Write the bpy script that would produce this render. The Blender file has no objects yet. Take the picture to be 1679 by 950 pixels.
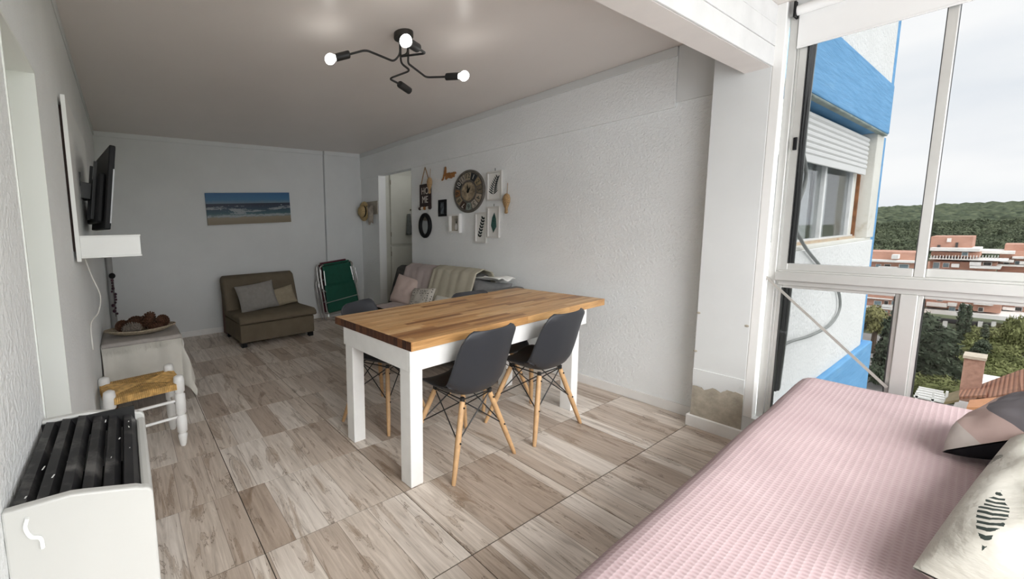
import bpy, bmesh, math, random
from mathutils import Vector, Matrix, noise as mnoise
random.seed(7)
PI = math.pi
scene = bpy.context.scene
C = scene.collection

# ------------------------------------------------------------------ camera
W_, H_ = 1679.0, 950.0
FPX, PPX, PPY = 660.095, 610.0, 449.784
CAM = Vector((0, 0, 1.38))
RX = Vector((0.8518031, -0.07709756, 0.51815773))      # world axes in camera space (right, down, forward)
RY = Vector((-0.52341533, -0.08441423, 0.84788597))
RZ = Vector((-0.02163006, -0.99344361, -0.11225835))
cam_d = bpy.data.cameras.new('camera')
cam = bpy.data.objects.new('camera', cam_d); C.objects.link(cam)
right = Vector((RX.x, RY.x, RZ.x)); down = Vector((RX.y, RY.y, RZ.y)); fwd = Vector((RX.z, RY.z, RZ.z))
M = Matrix((right, -down, -fwd)).transposed().to_4x4(); M.translation = CAM
cam.matrix_world = M
cam_d.sensor_fit = 'HORIZONTAL'; cam_d.sensor_width = 36.0
cam_d.lens = FPX * 36.0 / W_
cam_d.shift_x = (W_ / 2 - PPX) / W_
cam_d.shift_y = (PPY - H_ / 2) / W_
cam_d.clip_start = 0.02; cam_d.clip_end = 5000
scene.camera = cam

# ------------------------------------------------------------------ view, sky
vs = scene.view_settings
vs.view_transform = 'Standard'; vs.look = 'None'; vs.gamma = 1.0; vs.use_curve_mapping = False
vs.exposure = 1.2
SKY = 1.68          # overcast sky radiance
GLASS_T = (.50, .503, .505)   # grey pane tint, added to dim the bright view outside
BULB = 6.0         # radiance of the lit lamp bulbs
world = bpy.data.worlds.new('overcast_sky'); scene.world = world; world.use_nodes = True
nt = world.node_tree; nt.nodes.clear()
def wn(t, **k):
    n = nt.nodes.new(t)
    for a, b in k.items(): setattr(n, a, b)
    return n
o_ = wn('ShaderNodeOutputWorld'); b_ = wn('ShaderNodeBackground'); tc = wn('ShaderNodeTexCoord')
mp = wn('ShaderNodeMapping'); mp.inputs['Scale'].default_value = (1.3, 1.3, 6.0)
nz = wn('ShaderNodeTexNoise'); nz.inputs['Scale'].default_value = 1.6; nz.inputs['Detail'].default_value = 6; nz.inputs['Roughness'].default_value = .55
cr = wn('ShaderNodeValToRGB')
cr.color_ramp.elements[0].position = .3; cr.color_ramp.elements[0].color = (.80, .84, .89, 1)
cr.color_ramp.elements[1].position = .66; cr.color_ramp.elements[1].color = (1.0, 1.0, 1.0, 1)
nt.links.new(tc.outputs['Generated'], mp.inputs['Vector']); nt.links.new(mp.outputs['Vector'], nz.inputs['Vector'])
nt.links.new(nz.outputs['Fac'], cr.inputs['Fac']); nt.links.new(cr.outputs['Color'], b_.inputs['Color'])
b_.inputs['Strength'].default_value = SKY
nt.links.new(b_.outputs[0], o_.inputs[0])

# the sun behind thick cloud: a very wide, soft source from the street side behind the camera
sun_d = bpy.data.lights.new('veiled_sun', 'SUN'); sun_d.energy = 4.6; sun_d.angle = math.radians(75); sun_d.color = (1, .99, .975)
sun = bpy.data.objects.new('veiled_sun', sun_d); C.objects.link(sun); sun.location = (-3, -8, 9)
sun.rotation_euler = Vector((.28, .56, -.78)).to_track_quat('-Z', 'Y').to_euler()

# ------------------------------------------------------------------ photo pixel -> point on a plane of the place
def ray(q):
    d = Vector((q[0] - PPX, q[1] - PPY, FPX)); return Vector((RX.dot(d), RY.dot(d), RZ.dot(d)))
def on(ax, val, q):
    d = ray(q); t = (val - CAM[ax]) / d[ax]; return CAM + d * t
def AX(q, x): return on(0, x, q)
def AY(q, y): return on(1, y, q)
def AZ(q, z): return on(2, z, q)

# ------------------------------------------------------------------ materials
MATS = {}
class NB:
    def __init__(s, name):
        s.m = bpy.data.materials.new(name); s.m.use_nodes = True; s.t = s.m.node_tree; s.t.nodes.clear()
        s.out = s.n('ShaderNodeOutputMaterial')
    def n(s, t, **k):
        x = s.t.nodes.new(t)
        for a, b in k.items(): setattr(x, a, b)
        return x
    def l(s, a, b): s.t.links.new(a, b)
    def setv(s, inp, v):
        if isinstance(v, bpy.types.NodeSocket): s.l(v, inp)
        else: inp.default_value = v
    def math(s, op, a, b=0.0, c=None):
        x = s.n('ShaderNodeMath', operation=op); s.setv(x.inputs[0], a); s.setv(x.inputs[1], b)
        if c is not None: s.setv(x.inputs[2], c)
        return x.outputs[0]
    def mix(s, f, a, b, mode='MIX'):
        x = s.n('ShaderNodeMix', data_type='RGBA', blend_type=mode)
        s.setv(x.inputs[0], f); s.setv(x.inputs[6], col4(a)); s.setv(x.inputs[7], col4(b)); return x.outputs[2]
    def coord(s, which='Object', scale=(1, 1, 1), loc=(0, 0, 0)):
        t = s.n('ShaderNodeTexCoord'); m = s.n('ShaderNodeMapping'); m.inputs['Scale'].default_value = scale; m.inputs['Location'].default_value = loc
        s.l(t.outputs[which], m.inputs['Vector']); return m.outputs['Vector']
    def noise(s, vec, scale=5, detail=4, rough=.55, dist=0):
        x = s.n('ShaderNodeTexNoise'); s.l(vec, x.inputs['Vector']); x.inputs['Scale'].default_value = scale
        x.inputs['Detail'].default_value = detail; x.inputs['Roughness'].default_value = rough; x.inputs['Distortion'].default_value = dist
        return x.outputs['Fac']
    def ramp(s, f, stops):
        x = s.n('ShaderNodeValToRGB'); s.l(f, x.inputs['Fac']); e = x.color_ramp.elements
        while len(e) < len(stops): e.new(.5)
        for i, (p, c) in enumerate(stops): e[i].position = p; e[i].color = col4(c)
        return x.outputs['Color']
    def sep(s, vec):
        x = s.n('ShaderNodeSeparateXYZ'); s.l(vec, x.inputs[0]); return x.outputs
    def bump(s, h, strength=.3, dist=.01, normal=None):
        x = s.n('ShaderNodeBump'); s.l(h, x.inputs['Height']); x.inputs['Strength'].default_value = strength; x.inputs['Distance'].default_value = dist
        if normal is not None: s.l(normal, x.inputs['Normal'])
        return x.outputs['Normal']
    def bsdf(s, color, rough=.6, metal=0.0, normal=None, spec=.5, **k):
        p = s.n('ShaderNodeBsdfPrincipled'); s.setv(p.inputs['Base Color'], col4(color)); s.setv(p.inputs['Roughness'], rough)
        s.setv(p.inputs['Metallic'], metal); s.setv(p.inputs['Specular IOR Level'], spec)
        if normal is not None: s.l(normal, p.inputs['Normal'])
        for a, b in k.items(): s.setv(p.inputs[a.replace('_', ' ')], b)
        s.l(p.outputs[0], s.out.inputs['Surface']); return s.m
def col4(c):
    if isinstance(c, bpy.types.NodeSocket): return c
    return tuple(c) if len(c) == 4 else tuple(c) + (1.0,)
def srgb(r, g, b):
    f = lambda v: (v / 255 / 12.92) if v / 255 <= .04045 else ((v / 255 + .055) / 1.055) ** 2.4
    return (f(r), f(g), f(b))
def M_(name, color, rough=.6, metal=0.0, var=.12, vscale=6, bump=0, bscale=60, spec=.5, bdist=.004, dirt=None, **k):
    """plain procedural material: colour with soft noise variation and a fine bump"""
    if name in MATS: return MATS[name]
    b = NB(name); v = b.coord('Object')
    n = b.noise(v, vscale, 4)
    lo = tuple(c * (1 - var) for c in color); hi = tuple(min(1, c * (1 + var)) for c in color)
    c = b.ramp(n, [(.3, lo), (.7, hi)])
    if dirt:
        d = b.noise(v, dirt[1], 6, .65); c = b.mix(b.math('MULTIPLY', b.ramp(d, [(dirt[2], (0, 0, 0)), (min(1, dirt[2] + .12), (1, 1, 1))]), dirt[3]), c, dirt[0])
    nm = b.bump(b.noise(v, bscale, 3, .6), bump, bdist) if bump else None
    MATS[name] = b.bsdf(c, rough, metal, nm, spec, **k); return MATS[name]

WHITE = (.80, .79, .77)
plaster = M_('rough_plaster', (.83, .85, .85), .85, var=.03, vscale=2, bump=.9, bscale=62, bdist=.008, spec=.2)
plaster_s = M_('smooth_plaster', (.69, .705, .70), .8, var=.03, vscale=3, bump=.12, bscale=40, spec=.2)
ceil_m = M_('ceiling_paint', (.74, .69, .65), .34, var=.02, vscale=1.5, bump=.05, bscale=20, spec=.35)
white_p = M_('white_paint', (.82, .82, .80), .5, var=.02, vscale=4, bump=.05, bscale=30)
white_trim = M_('white_trim_paint', (.82, .81, .79), .55, var=.04, vscale=9, bump=.1, bscale=30)
white_wood = M_('white_table_paint', (.83, .83, .81), .45, var=.03, vscale=14, bump=.15, bscale=50)
concrete_w = M_('painted_concrete', (.70, .70, .69), .7, var=.05, vscale=7, bump=.35, bscale=14, bdist=.01)
jamb_m = M_('jamb_paint', (.78, .80, .765), .6, var=.02, vscale=3)
white_gloss = M_('white_laminate', (.85, .86, .84), .35, var=.01)
raw_plaster = M_('bare_plaster', (.42, .38, .31), .9, var=.2, vscale=18, bump=.5, bscale=50)
black_plastic = M_('black_plastic', (.006, .006, .007), .55, var=.1, spec=.25)
black_metal = M_('black_metal', (.012, .012, .012), .5, var=.1)
chair_shell = M_('charcoal_shell', (.030, .032, .038), .48, var=.04, vscale=2)
beech = M_('beech_dowel', (.55, .34, .17), .5, var=.15, vscale=25)
alu = M_('aluminium', (.62, .62, .60), .38, metal=.55, var=.04, vscale=6)
alu_d = M_('aluminium_dark_seal', (.03, .03, .03), .6)
steel = M_('steel_tube', (.55, .54, .52), .3, metal=.9, var=.05)
rush = M_('rush_straw', (.56, .345, .12), .75, var=.4, vscale=30, bump=.3, bscale=160)
straw = M_('hat_straw', (.50, .37, .18), .8, var=.3, vscale=60, bump=.3, bscale=200)
cloth_cream = M_('cream_cotton', (.66, .64, .58), .9, var=.05, vscale=8, bump=.25, bscale=300, spec=.1)
cloth_greige = M_('greige_runner', (.42, .39, .36), .9, var=.08, vscale=30, bump=.3, bscale=300, spec=.1)
taupe = M_('taupe_upholstery', (.155, .128, .092), .9, var=.08, vscale=8, bump=.3, bscale=250, spec=.1)
cushion_grey = M_('grey_linen', (.30, .285, .265), .95, var=.08, vscale=20, bump=.3, bscale=300, spec=.1)
cushion_tan = M_('tan_linen', (.36, .31, .225), .95, var=.08, vscale=20, bump=.3, bscale=300, spec=.1)
sofa_grey = M_('charcoal_upholstery', (.075, .075, .072), .9, var=.1, vscale=15, bump=.3, bscale=200, spec=.1)
mid_grey = M_('mid_grey_linen', (.17, .17, .17), .95, var=.1, vscale=25, bump=.3, bscale=250, spec=.1)
throw_pink = M_('dusty_rose_throw', (.43, .37, .355), .95, var=.07, vscale=8, bump=.3, bscale=120, spec=.1)
throw_beige = M_('beige_throw', (.43, .40, .32), .95, var=.08, vscale=8, bump=.3, bscale=120, spec=.1)
pillow_pink = M_('rose_linen', (.52, .42, .38), .95, var=.06, vscale=8, bump=.2, bscale=200, spec=.1)
green_canvas = M_('green_canvas', (.004, .085, .052), .75, var=.12, vscale=10, bump=.2, bscale=200)
maroon = M_('maroon_canvas', (.10, .012, .025), .8)
cone_brown = M_('pinecone_brown', (.085, .035, .016), .8, var=.4, vscale=60)
cone_grey = M_('pinecone_grey', (.20, .17, .14), .85, var=.5, vscale=80)
wicker = M_('wicker', (.34, .28, .20), .85, var=.35, vscale=90, bump=.6, bscale=120)
glass_dark = M_('mirror_glass', (.35, .36, .36), .05, metal=.9, var=.02)
paper = M_('print_paper', (.78, .78, .75), .7, var=.02)
gold_wood = M_('honey_wood', (.30, .125, .03), .5, var=.25, vscale=40)
sign_dark = M_('sign_brown', (.028, .014, .012), .6, var=.3, vscale=30)
letters_w = M_('sign_letters', (.62, .58, .52), .7)
rope_m = M_('jute_rope', (.32, .20, .10), .9, var=.3, vscale=120)
shell_m = M_('seed_shell', (.42, .27, .13), .7, var=.4, vscale=90, bump=.5, bscale=150)
leaf_dark = M_('leaf_print', (.012, .022, .022), .7)
leaf_green = M_('leaf_print_green', (.03, .10, .085), .7, var=.5, vscale=60)
hinge_m = M_('old_brass', (.22, .19, .13), .5, metal=.4)
cable_black = M_('cable_black', (.02, .02, .02), .5)
cable_grey = M_('cable_grey', (.24, .25, .24), .6)
cable_white = M_('cable_white', (.75, .74, .70), .5)
blind_m = M_('blind_fabric', (.80, .80, .79), .8, var=.01)

def mk_tile():
    b = NB('wood_look_tile'); t = b.n('ShaderNodeTexCoord'); oi = b.n('ShaderNodeObjectInfo')
    rnd = oi.outputs['Random']
    off = b.n('ShaderNodeVectorMath', operation='SCALE'); cx = b.n('ShaderNodeCombineXYZ')
    b.l(rnd, cx.inputs[0]); b.l(b.math('MULTIPLY', rnd, 1.7), cx.inputs[1]); b.l(b.math('MULTIPLY', rnd, 5.3), cx.inputs[2]); b.l(cx.outputs[0], off.inputs[0]); off.inputs['Scale'].default_value = 37.0
    add = b.n('ShaderNodeVectorMath', operation='ADD'); b.l(t.outputs['Object'], add.inputs[0]); b.l(off.outputs[0], add.inputs[1])
    xyz = b.sep(t.outputs['Object'])
    shift = b.math('MULTIPLY', rnd, .11)
    strip = b.math('FLOOR', b.math('DIVIDE', b.math('ADD', xyz[0], b.math('ADD', shift, 1.0)), .165))
    wnz = b.n('ShaderNodeTexWhiteNoise', noise_dimensions='2D'); c2 = b.n('ShaderNodeCombineXYZ'); b.l(strip, c2.inputs[0]); b.l(rnd, c2.inputs[1]); b.l(c2.outputs[0], wnz.inputs['Vector'])
    tone = wnz.outputs['Value']
    seam = b.math('LESS_THAN', b.math('ABSOLUTE', b.math('SUBTRACT', b.math('FRACT', b.math('DIVIDE', b.math('ADD', xyz[0], b.math('ADD', shift, 1.0)), .165)), .5)), .491)
    m = b.n('ShaderNodeMapping'); m.inputs['Scale'].default_value = (30, 2.2, 1); b.l(add.outputs[0], m.inputs['Vector'])
    c3 = b.n('ShaderNodeCombineXYZ'); b.l(b.math('MULTIPLY', tone, 40.0), c3.inputs[1]); ad2 = b.n('ShaderNodeVectorMath', operation='ADD'); b.l(m.outputs['Vector'], ad2.inputs[0]); b.l(c3.outputs[0], ad2.inputs[1])
    grain = b.noise(ad2.outputs[0], 1.0, 6, .62, 1.4)
    m2 = b.n('ShaderNodeMapping'); m2.inputs['Scale'].default_value = (7, 1.0, 1); b.l(ad2.outputs[0], m2.inputs['Vector'])
    m3 = b.n('ShaderNodeMapping'); m3.inputs['Scale'].default_value = (9, 1.6, 1); b.l(add.outputs[0], m3.inputs['Vector'])
    blot = b.noise(m3.outputs['Vector'], .9, 5, .6, 2.2)
    c = b.ramp(grain, [(.22, srgb(160, 151, 142)), (.42, srgb(208, 199, 190)), (.60, srgb(228, 220, 212)), (.80, srgb(244, 240, 234))])
    dark = b.ramp(blot, [(.54, (1, 1, 1)), (.66, srgb(205, 194, 183)), (.78, srgb(160, 147, 135))])
    c = b.mix(.85, c, dark, 'MULTIPLY')
    crk = b.math('LESS_THAN', b.math('ABSOLUTE', b.math('SUBTRACT', blot, .585)), .006)
    c = b.mix(b.math('MULTIPLY', crk, .55), c, srgb(92, 78, 66))
    tn = b.ramp(tone, [(0, srgb(205, 193, 182)), (.5, srgb(240, 234, 227)), (1, srgb(255, 254, 252))])
    c = b.mix(1.0, c, tn, 'MULTIPLY')
    c = b.mix(b.math('MULTIPLY', b.math('SUBTRACT', 1.0, seam), .7), c, srgb(118, 106, 96))
    MATS['tile'] = b.bsdf(c, b.math('MULTIPLY_ADD', grain, .15, .30), 0, b.bump(grain, .08, .002), .45)
mk_tile()
def mk_stave():
    b = NB('butcher_block_stave'); t = b.n('ShaderNodeTexCoord'); oi = b.n('ShaderNodeObjectInfo'); rnd = oi.outputs['Random']
    xyz = b.sep(t.outputs['Object'])
    seg = b.math('FLOOR', b.math('ADD', b.math('MULTIPLY', xyz[0], 2.1), b.math('MULTIPLY', rnd, 9.0)))
    w = b.n('ShaderNodeTexWhiteNoise', noise_dimensions='2D'); c2 = b.n('ShaderNodeCombineXYZ'); b.l(seg, c2.inputs[0]); b.l(rnd, c2.inputs[1]); b.l(c2.outputs[0], w.inputs['Vector'])
    v = b.n('ShaderNodeMapping'); v.inputs['Scale'].default_value = (4, 60, 60); ad = b.n('ShaderNodeVectorMath', operation='ADD')
    c3 = b.n('ShaderNodeCombineXYZ'); b.l(b.math('MULTIPLY', rnd, 31.0), c3.inputs[0]); b.l(b.math('MULTIPLY', w.outputs['Value'], 17.0), c3.inputs[1])
    b.l(t.outputs['Object'], ad.inputs[0]); b.l(c3.outputs[0], ad.inputs[1]); b.l(ad.outputs[0], v.inputs['Vector'])
    g = b.noise(v.outputs['Vector'], 1, 5, .6, .6)
    base = b.ramp(w.outputs['Value'], [(0, (.26, .11, .036)), (.25, (.50, .26, .095)), (.6, (.62, .36, .15)), (1, (.72, .48, .24))])
    c = b.mix(.75, base, b.ramp(g, [(.3, (.5, .42, .36)), (.6, (1, 1, 1))]), 'MULTIPLY')
    MATS['stave'] = b.bsdf(c, .38, 0, b.bump(g, .08, .002), .45)
    b = NB('butcher_block_end'); oi = b.n('ShaderNodeObjectInfo'); v = b.coord('Object', (10, 60, 60))
    g = b.noise(v, 2, 4); base = b.ramp(oi.outputs['Random'], [(0, (.045, .014, .007)), (.5, (.085, .028, .012)), (1, (.17, .065, .025))])
    MATS['stave_end'] = b.bsdf(b.mix(.6, base, b.ramp(g, [(.3, (.5, .45, .4)), (.7, (1, 1, 1))]), 'MULTIPLY'), .5)
mk_stave()
def mk_waffle():
    b = NB('pink_waffle_cotton'); t = b.n('ShaderNodeUVMap'); m = b.n('ShaderNodeMapping'); b.l(t.outputs['UV'], m.inputs['Vector'])
    xyz = b.sep(m.outputs['Vector']); k = 2 * PI / .0165
    row = b.math('FLOOR', b.math('DIVIDE', xyz[1], .0165))
    sx = b.math('MULTIPLY_ADD', b.math('SINE', b.math('ADD', b.math('MULTIPLY', xyz[0], k), b.math('MULTIPLY', row, PI))), .5, .5)
    sy = b.math('MULTIPLY_ADD', b.math('COSINE', b.math('MULTIPLY', xyz[1], k)), -.5, .5)
    pit = b.math('MULTIPLY', sx, b.math('POWER', sy, .45))
    n = b.noise(b.coord('Object'), 4, 3)
    c = b.ramp(n, [(.3, (.46, .355, .365)), (.7, (.52, .41, .42))])
    c = b.mix(b.math('MULTIPLY', b.math('POWER', pit, 1.3), .6), c, (.36, .25, .255))
    MATS['waffle'] = b.bsdf(c, .95, 0, b.bump(b.math('SUBTRACT', 1.0, pit), .35, .004), .1)
mk_waffle()
def mk_painting():
    b = NB('seascape_print'); t = b.n('ShaderNodeTexCoord'); xyz = b.sep(t.outputs['Generated'])
    x, z = xyz[0], xyz[2]
    v = b.n('ShaderNodeMapping'); v.inputs['Scale'].default_value = (6, 1, 2.4); b.l(t.outputs['Generated'], v.inputs['Vector'])
    n1 = b.noise(v.outputs['Vector'], 2.2, 6, .6, 1.2)
    v2 = b.n('ShaderNodeMapping'); v2.inputs['Scale'].default_value = (3.2, 1, 9); b.l(t.outputs['Generated'], v2.inputs['Vector'])
    n2 = b.noise(v2.outputs['Vector'], 2.0, 6, .65, .8)
    zz = b.math('ADD', z, b.math('MULTIPLY', b.math('SUBTRACT', n1, .5), .10))
    base = b.ramp(zz, [(.0, (.26, .20, .12)), (.20, (.33, .28, .19)), (.26, (.20, .27, .27)), (.34, (.04, .12, .15)), (.5, (.010, .045, .085)), (.635, (.004, .014, .045))])
    sky = b.ramp(b.math('ADD', z, b.math('MULTIPLY', b.math('SUBTRACT', n1, .5), .12)), [(.66, (.17, .27, .33)), (.78, (.05, .20, .38)), (1.0, (.03, .15, .33))])
    c = b.mix(b.math('GREATER_THAN', z, .66), base, sky)
    # breaking wave: crest line and foam in front of it
    crest = b.math('ADD', .47, b.math('MULTIPLY', b.math('SINE', b.math('MULTIPLY', b.math('ADD', x, .12), 7.0)), .06))
    d = b.math('SUBTRACT', b.math('ADD', zz, b.math('MULTIPLY', b.math('SUBTRACT', n2, .5), .12)), crest)
    foam = b.math('MULTIPLY', b.math('LESS_THAN', b.math('ABSOLUTE', d), .035), b.math('GREATER_THAN', n2, .47))
    foam2 = b.math('MULTIPLY', b.math('LESS_THAN', b.math('ABSOLUTE', b.math('SUBTRACT', zz, .265)), .035), b.math('GREATER_THAN', n2, .42))
    foam3 = b.math('MULTIPLY', b.math('LESS_THAN', b.math('ABSOLUTE', b.math('SUBTRACT', z, .585)), .022), b.math('GREATER_THAN', n1, .60))
    mass = b.math('MULTIPLY', b.math('MULTIPLY', b.math('LESS_THAN', b.math('ABSOLUTE', b.math('SUBTRACT', x, .30)), .15), b.math('LESS_THAN', b.math('ABSOLUTE', b.math('SUBTRACT', zz, .41)), .09)), b.math('GREATER_THAN', n1, .48))
    f = b.math('MINIMUM', 1.0, b.math('ADD', b.math('ADD', foam, foam2), b.math('ADD', foam3, mass)))
    c = b.mix(b.math('MULTIPLY', f, .72), c, (.46, .50, .51))
    MATS['painting'] = b.bsdf(b.mix(1.0, c, (.72, .72, .74), 'MULTIPLY'), .5)
mk_painting()
def mk_misc():
    # pillow with arcs of colour (printed fabric)
    b = NB('arc_pattern_fabric'); t = b.n('ShaderNodeUVMap'); xyz = b.sep(t.outputs['UV']); u, v = xyz[0], xyz[1]
    r = b.math('SQRT', b.math('ADD', b.math('POWER', b.math('SUBTRACT', u, .5), 2.0), b.math('POWER', b.math('SUBTRACT', v, 1.0), 2.0)))
    c = b.ramp(r, [(0.0, (.018, .018, .022)), (.42, (.15, .14, .15)), (.72, (.47, .36, .33)), (.92, (.50, .46, .43))])
    c.node.color_ramp.interpolation = 'CONSTANT'
    MATS['arcs'] = b.bsdf(c, .9, 0, b.bump(b.noise(b.coord('Object'), 9, 3), .3, .02), .1)
    b = NB('fern_fabric'); v = b.coord('Object')
    c = b.ramp(b.noise(v, 7, 4), [(.3, (.47, .45, .40)), (.7, (.54, .525, .475))])
    uv = b.sep(b.n('ShaderNodeUVMap').outputs['UV'])
    def fern(u0, v0, ang, L, wd):          # printed frond: leaflets swept off a stem, in fabric coordinates (metres)
        wob = b.math('MULTIPLY', b.math('SUBTRACT', b.noise(v, 26, 3), .5), .016); du = b.math('ADD', b.math('MULTIPLY', b.math('SUBTRACT', uv[0], u0), 1.12), wob); dv = b.math('ADD', b.math('MULTIPLY', b.math('SUBTRACT', uv[1], v0), .50), wob)
        a = b.math('DIVIDE', b.math('ADD', b.math('MULTIPLY', du, math.cos(ang)), b.math('MULTIPLY', dv, math.sin(ang))), L)
        t = b.math('ABSOLUTE', b.math('SUBTRACT', b.math('MULTIPLY', dv, math.cos(ang)), b.math('MULTIPLY', du, math.sin(ang))))
        env = b.math('MULTIPLY', b.math('SINE', b.math('MULTIPLY', b.math('MINIMUM', b.math('MAXIMUM', a, 0.0), 1.0), PI)), wd)
        leaf = b.math('GREATER_THAN', b.math('SINE', b.math('MULTIPLY', b.math('SUBTRACT', a, b.math('MULTIPLY', t, .55 / L)), 70.0)), -.1)
        return b.math('MULTIPLY', b.math('LESS_THAN', t, env), leaf)
    fm = b.math('MAXIMUM', b.math('MAXIMUM', fern(.06, .86, .05, .30, .019), fern(.60, .97, 3.0, .10, .018)), b.math('MAXIMUM', fern(.62, .20, .6, .30, .05), fern(.30, .20, 2.0, .2, .04)))
    c = b.mix(fm, c, (.035, .045, .04))
    MATS['fern'] = b.bsdf(c, .95, 0, b.bump(b.noise(b.coord('Object', (3, 9, 3)), 4, 4), .35, .02), .1)
    b = NB('dotted_fabric'); v = b.coord('Object', (38, 38, 38)); vo = b.n('ShaderNodeTexVoronoi'); b.l(v, vo.inputs['Vector']); vo.inputs['Scale'].default_value = 1.0; vo.inputs['Randomness'].default_value = .35
    c = b.mix(b.math('LESS_THAN', vo.outputs['Distance'], .27), (.50, .47, .42), (.04, .04, .045))
    MATS['dots'] = b.bsdf(c, .95)
    # window glass: thin, with a grey tint added to hold down the outdoor brightness
    b = NB('window_glass'); tr = b.n('ShaderNodeBsdfTransparent'); tr.inputs['Color'].default_value = GLASS_T + (1,)
    gl = b.n('ShaderNodeBsdfGlossy'); gl.inputs['Roughness'].default_value = .02; fr = b.n('ShaderNodeFresnel'); fr.inputs['IOR'].default_value = 1.35
    mx = b.n('ShaderNodeMixShader'); b.l(b.math('MULTIPLY', fr.outputs[0], .5), mx.inputs[0]); b.l(tr.outputs[0], mx.inputs[1]); b.l(gl.outputs[0], mx.inputs[2]); b.l(mx.outputs[0], b.out.inputs[0]); MATS['glass'] = b.m
    b = NB('clear_glass'); tr = b.n('ShaderNodeBsdfTransparent'); tr.inputs['Color'].default_value = (.95, .96, .96, 1)
    gl = b.n('ShaderNodeBsdfGlossy'); gl.inputs['Roughness'].default_value = .02; mx = b.n('ShaderNodeMixShader'); mx.inputs[0].default_value = .22; b.l(tr.outputs[0], mx.inputs[1]); b.l(gl.outputs[0], mx.inputs[2]); b.l(mx.outputs[0], b.out.inputs[0]); MATS['clear'] = b.m
    b = NB('bulb_glow'); e = b.n('ShaderNodeEmission'); e.inputs['Color'].default_value = (1, .97, .92, 1); e.inputs['Strength'].default_value = BULB; b.l(e.outputs[0], b.out.inputs[0]); MATS['bulb'] = b.m
    # brick for far buildings
    b = NB('brick_wall'); v = b.coord('Object', (.9, .9, 2.4)); n = b.noise(v, 1.3, 5, .7)
    MATS['brick'] = b.bsdf(b.ramp(n, [(.3, (.46, .25, .18)), (.55, (.54, .30, .22)), (.75, (.58, .38, .30))]), .9)
    b = NB('blue_paint'); v = b.coord('Object', (1, 1, 3)); n = b.noise(v, 3, 5, .6)
    MATS['blue'] = b.bsdf(b.ramp(n, [(.3, (.11, .31, .55)), (.6, (.14, .36, .62)), (.85, (.20, .42, .63))]), .75, 0, b.bump(b.noise(b.coord('Object', (1.5, 1.5, 14)), 2, 4), .5, .02))
    b = NB('terracotta_tile'); v = b.coord('Object'); x = b.sep(v)
    row = b.math('MULTIPLY_ADD', b.math('SINE', b.math('MULTIPLY', x[1], 26.0)), .5, .5); n = b.noise(v, 1.2, 5, .7)
    c = b.ramp(n, [(.3, (.30, .14, .085)), (.6, (.46, .23, .14)), (.8, (.50, .33, .23))])
    MATS['terracotta'] = b.bsdf(b.mix(b.math('MULTIPLY', row, .5), c, (.17, .07, .05)), .85, 0, b.bump(row, .8, .1))
mk_misc()
def foliage(name, c1, c2):
    b = NB(name); oi = b.n('ShaderNodeObjectInfo'); n = b.noise(b.coord('Object'), 1.1, 4, .6)
    f = b.math('MULTIPLY_ADD', b.math('SUBTRACT', oi.outputs['Random'], .5), .25, n)
    MATS[name] = b.bsdf(b.ramp(f, [(.3, c1), (.72, c2)]), .9, spec=.15); return MATS[name]
fol_dark = foliage('conifer_foliage', (.045, .062, .040), (.135, .158, .105))
fol_green = foliage('shrub_foliage', (.11, .125, .045), (.25, .265, .115))
fol_forest = foliage('forest_foliage', (.07, .09, .055), (.17, .195, .12))  # tones lifted to carry the distance haze in the colour
def mk_canopy():
    b = NB('canopy_foliage'); n = b.noise(b.coord('Object', (.09, .22, .4)), 1.0, 5, .7); MATS['canopy'] = b.bsdf(b.ramp(n, [(.34, (.035, .048, .034)), (.5, (.085, .105, .066)), (.68, (.16, .18, .11))]), .95, spec=.1)
mk_canopy()
fol_yellow = foliage('yellow_foliage', (.17, .17, .07), (.34, .32, .15))
facade_w = M_('white_render', (.75, .755, .74), .9, var=.03, vscale=3, bump=.7, bscale=26, bdist=.02, spec=.15)
facade_old = M_('stained_render', (.70, .69, .63), .9, var=.06, vscale=2, bump=.4, bscale=20, bdist=.02, dirt=((.30, .20, .11), 2.2, .60, .8))
rust = M_('rust', (.22, .095, .04), .9, var=.5, vscale=14, bump=.5, bscale=30)
shutter_m = M_('shutter_slat', (.68, .68, .67), .55, var=.03)
build_white = M_('building_white', (.84, .83, .80), .85, var=.05, vscale=.4)
build_dark = M_('building_dark', (.06, .055, .05), .8)
build_glass = M_('building_pane', (.22, .30, .34), .2, var=.3, vscale=.5)
asphalt = M_('asphalt', (.21, .20, .19), .95, var=.15, vscale=.3)
bark = M_('bark', (.09, .065, .045), .95, var=.3, vscale=10)

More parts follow.
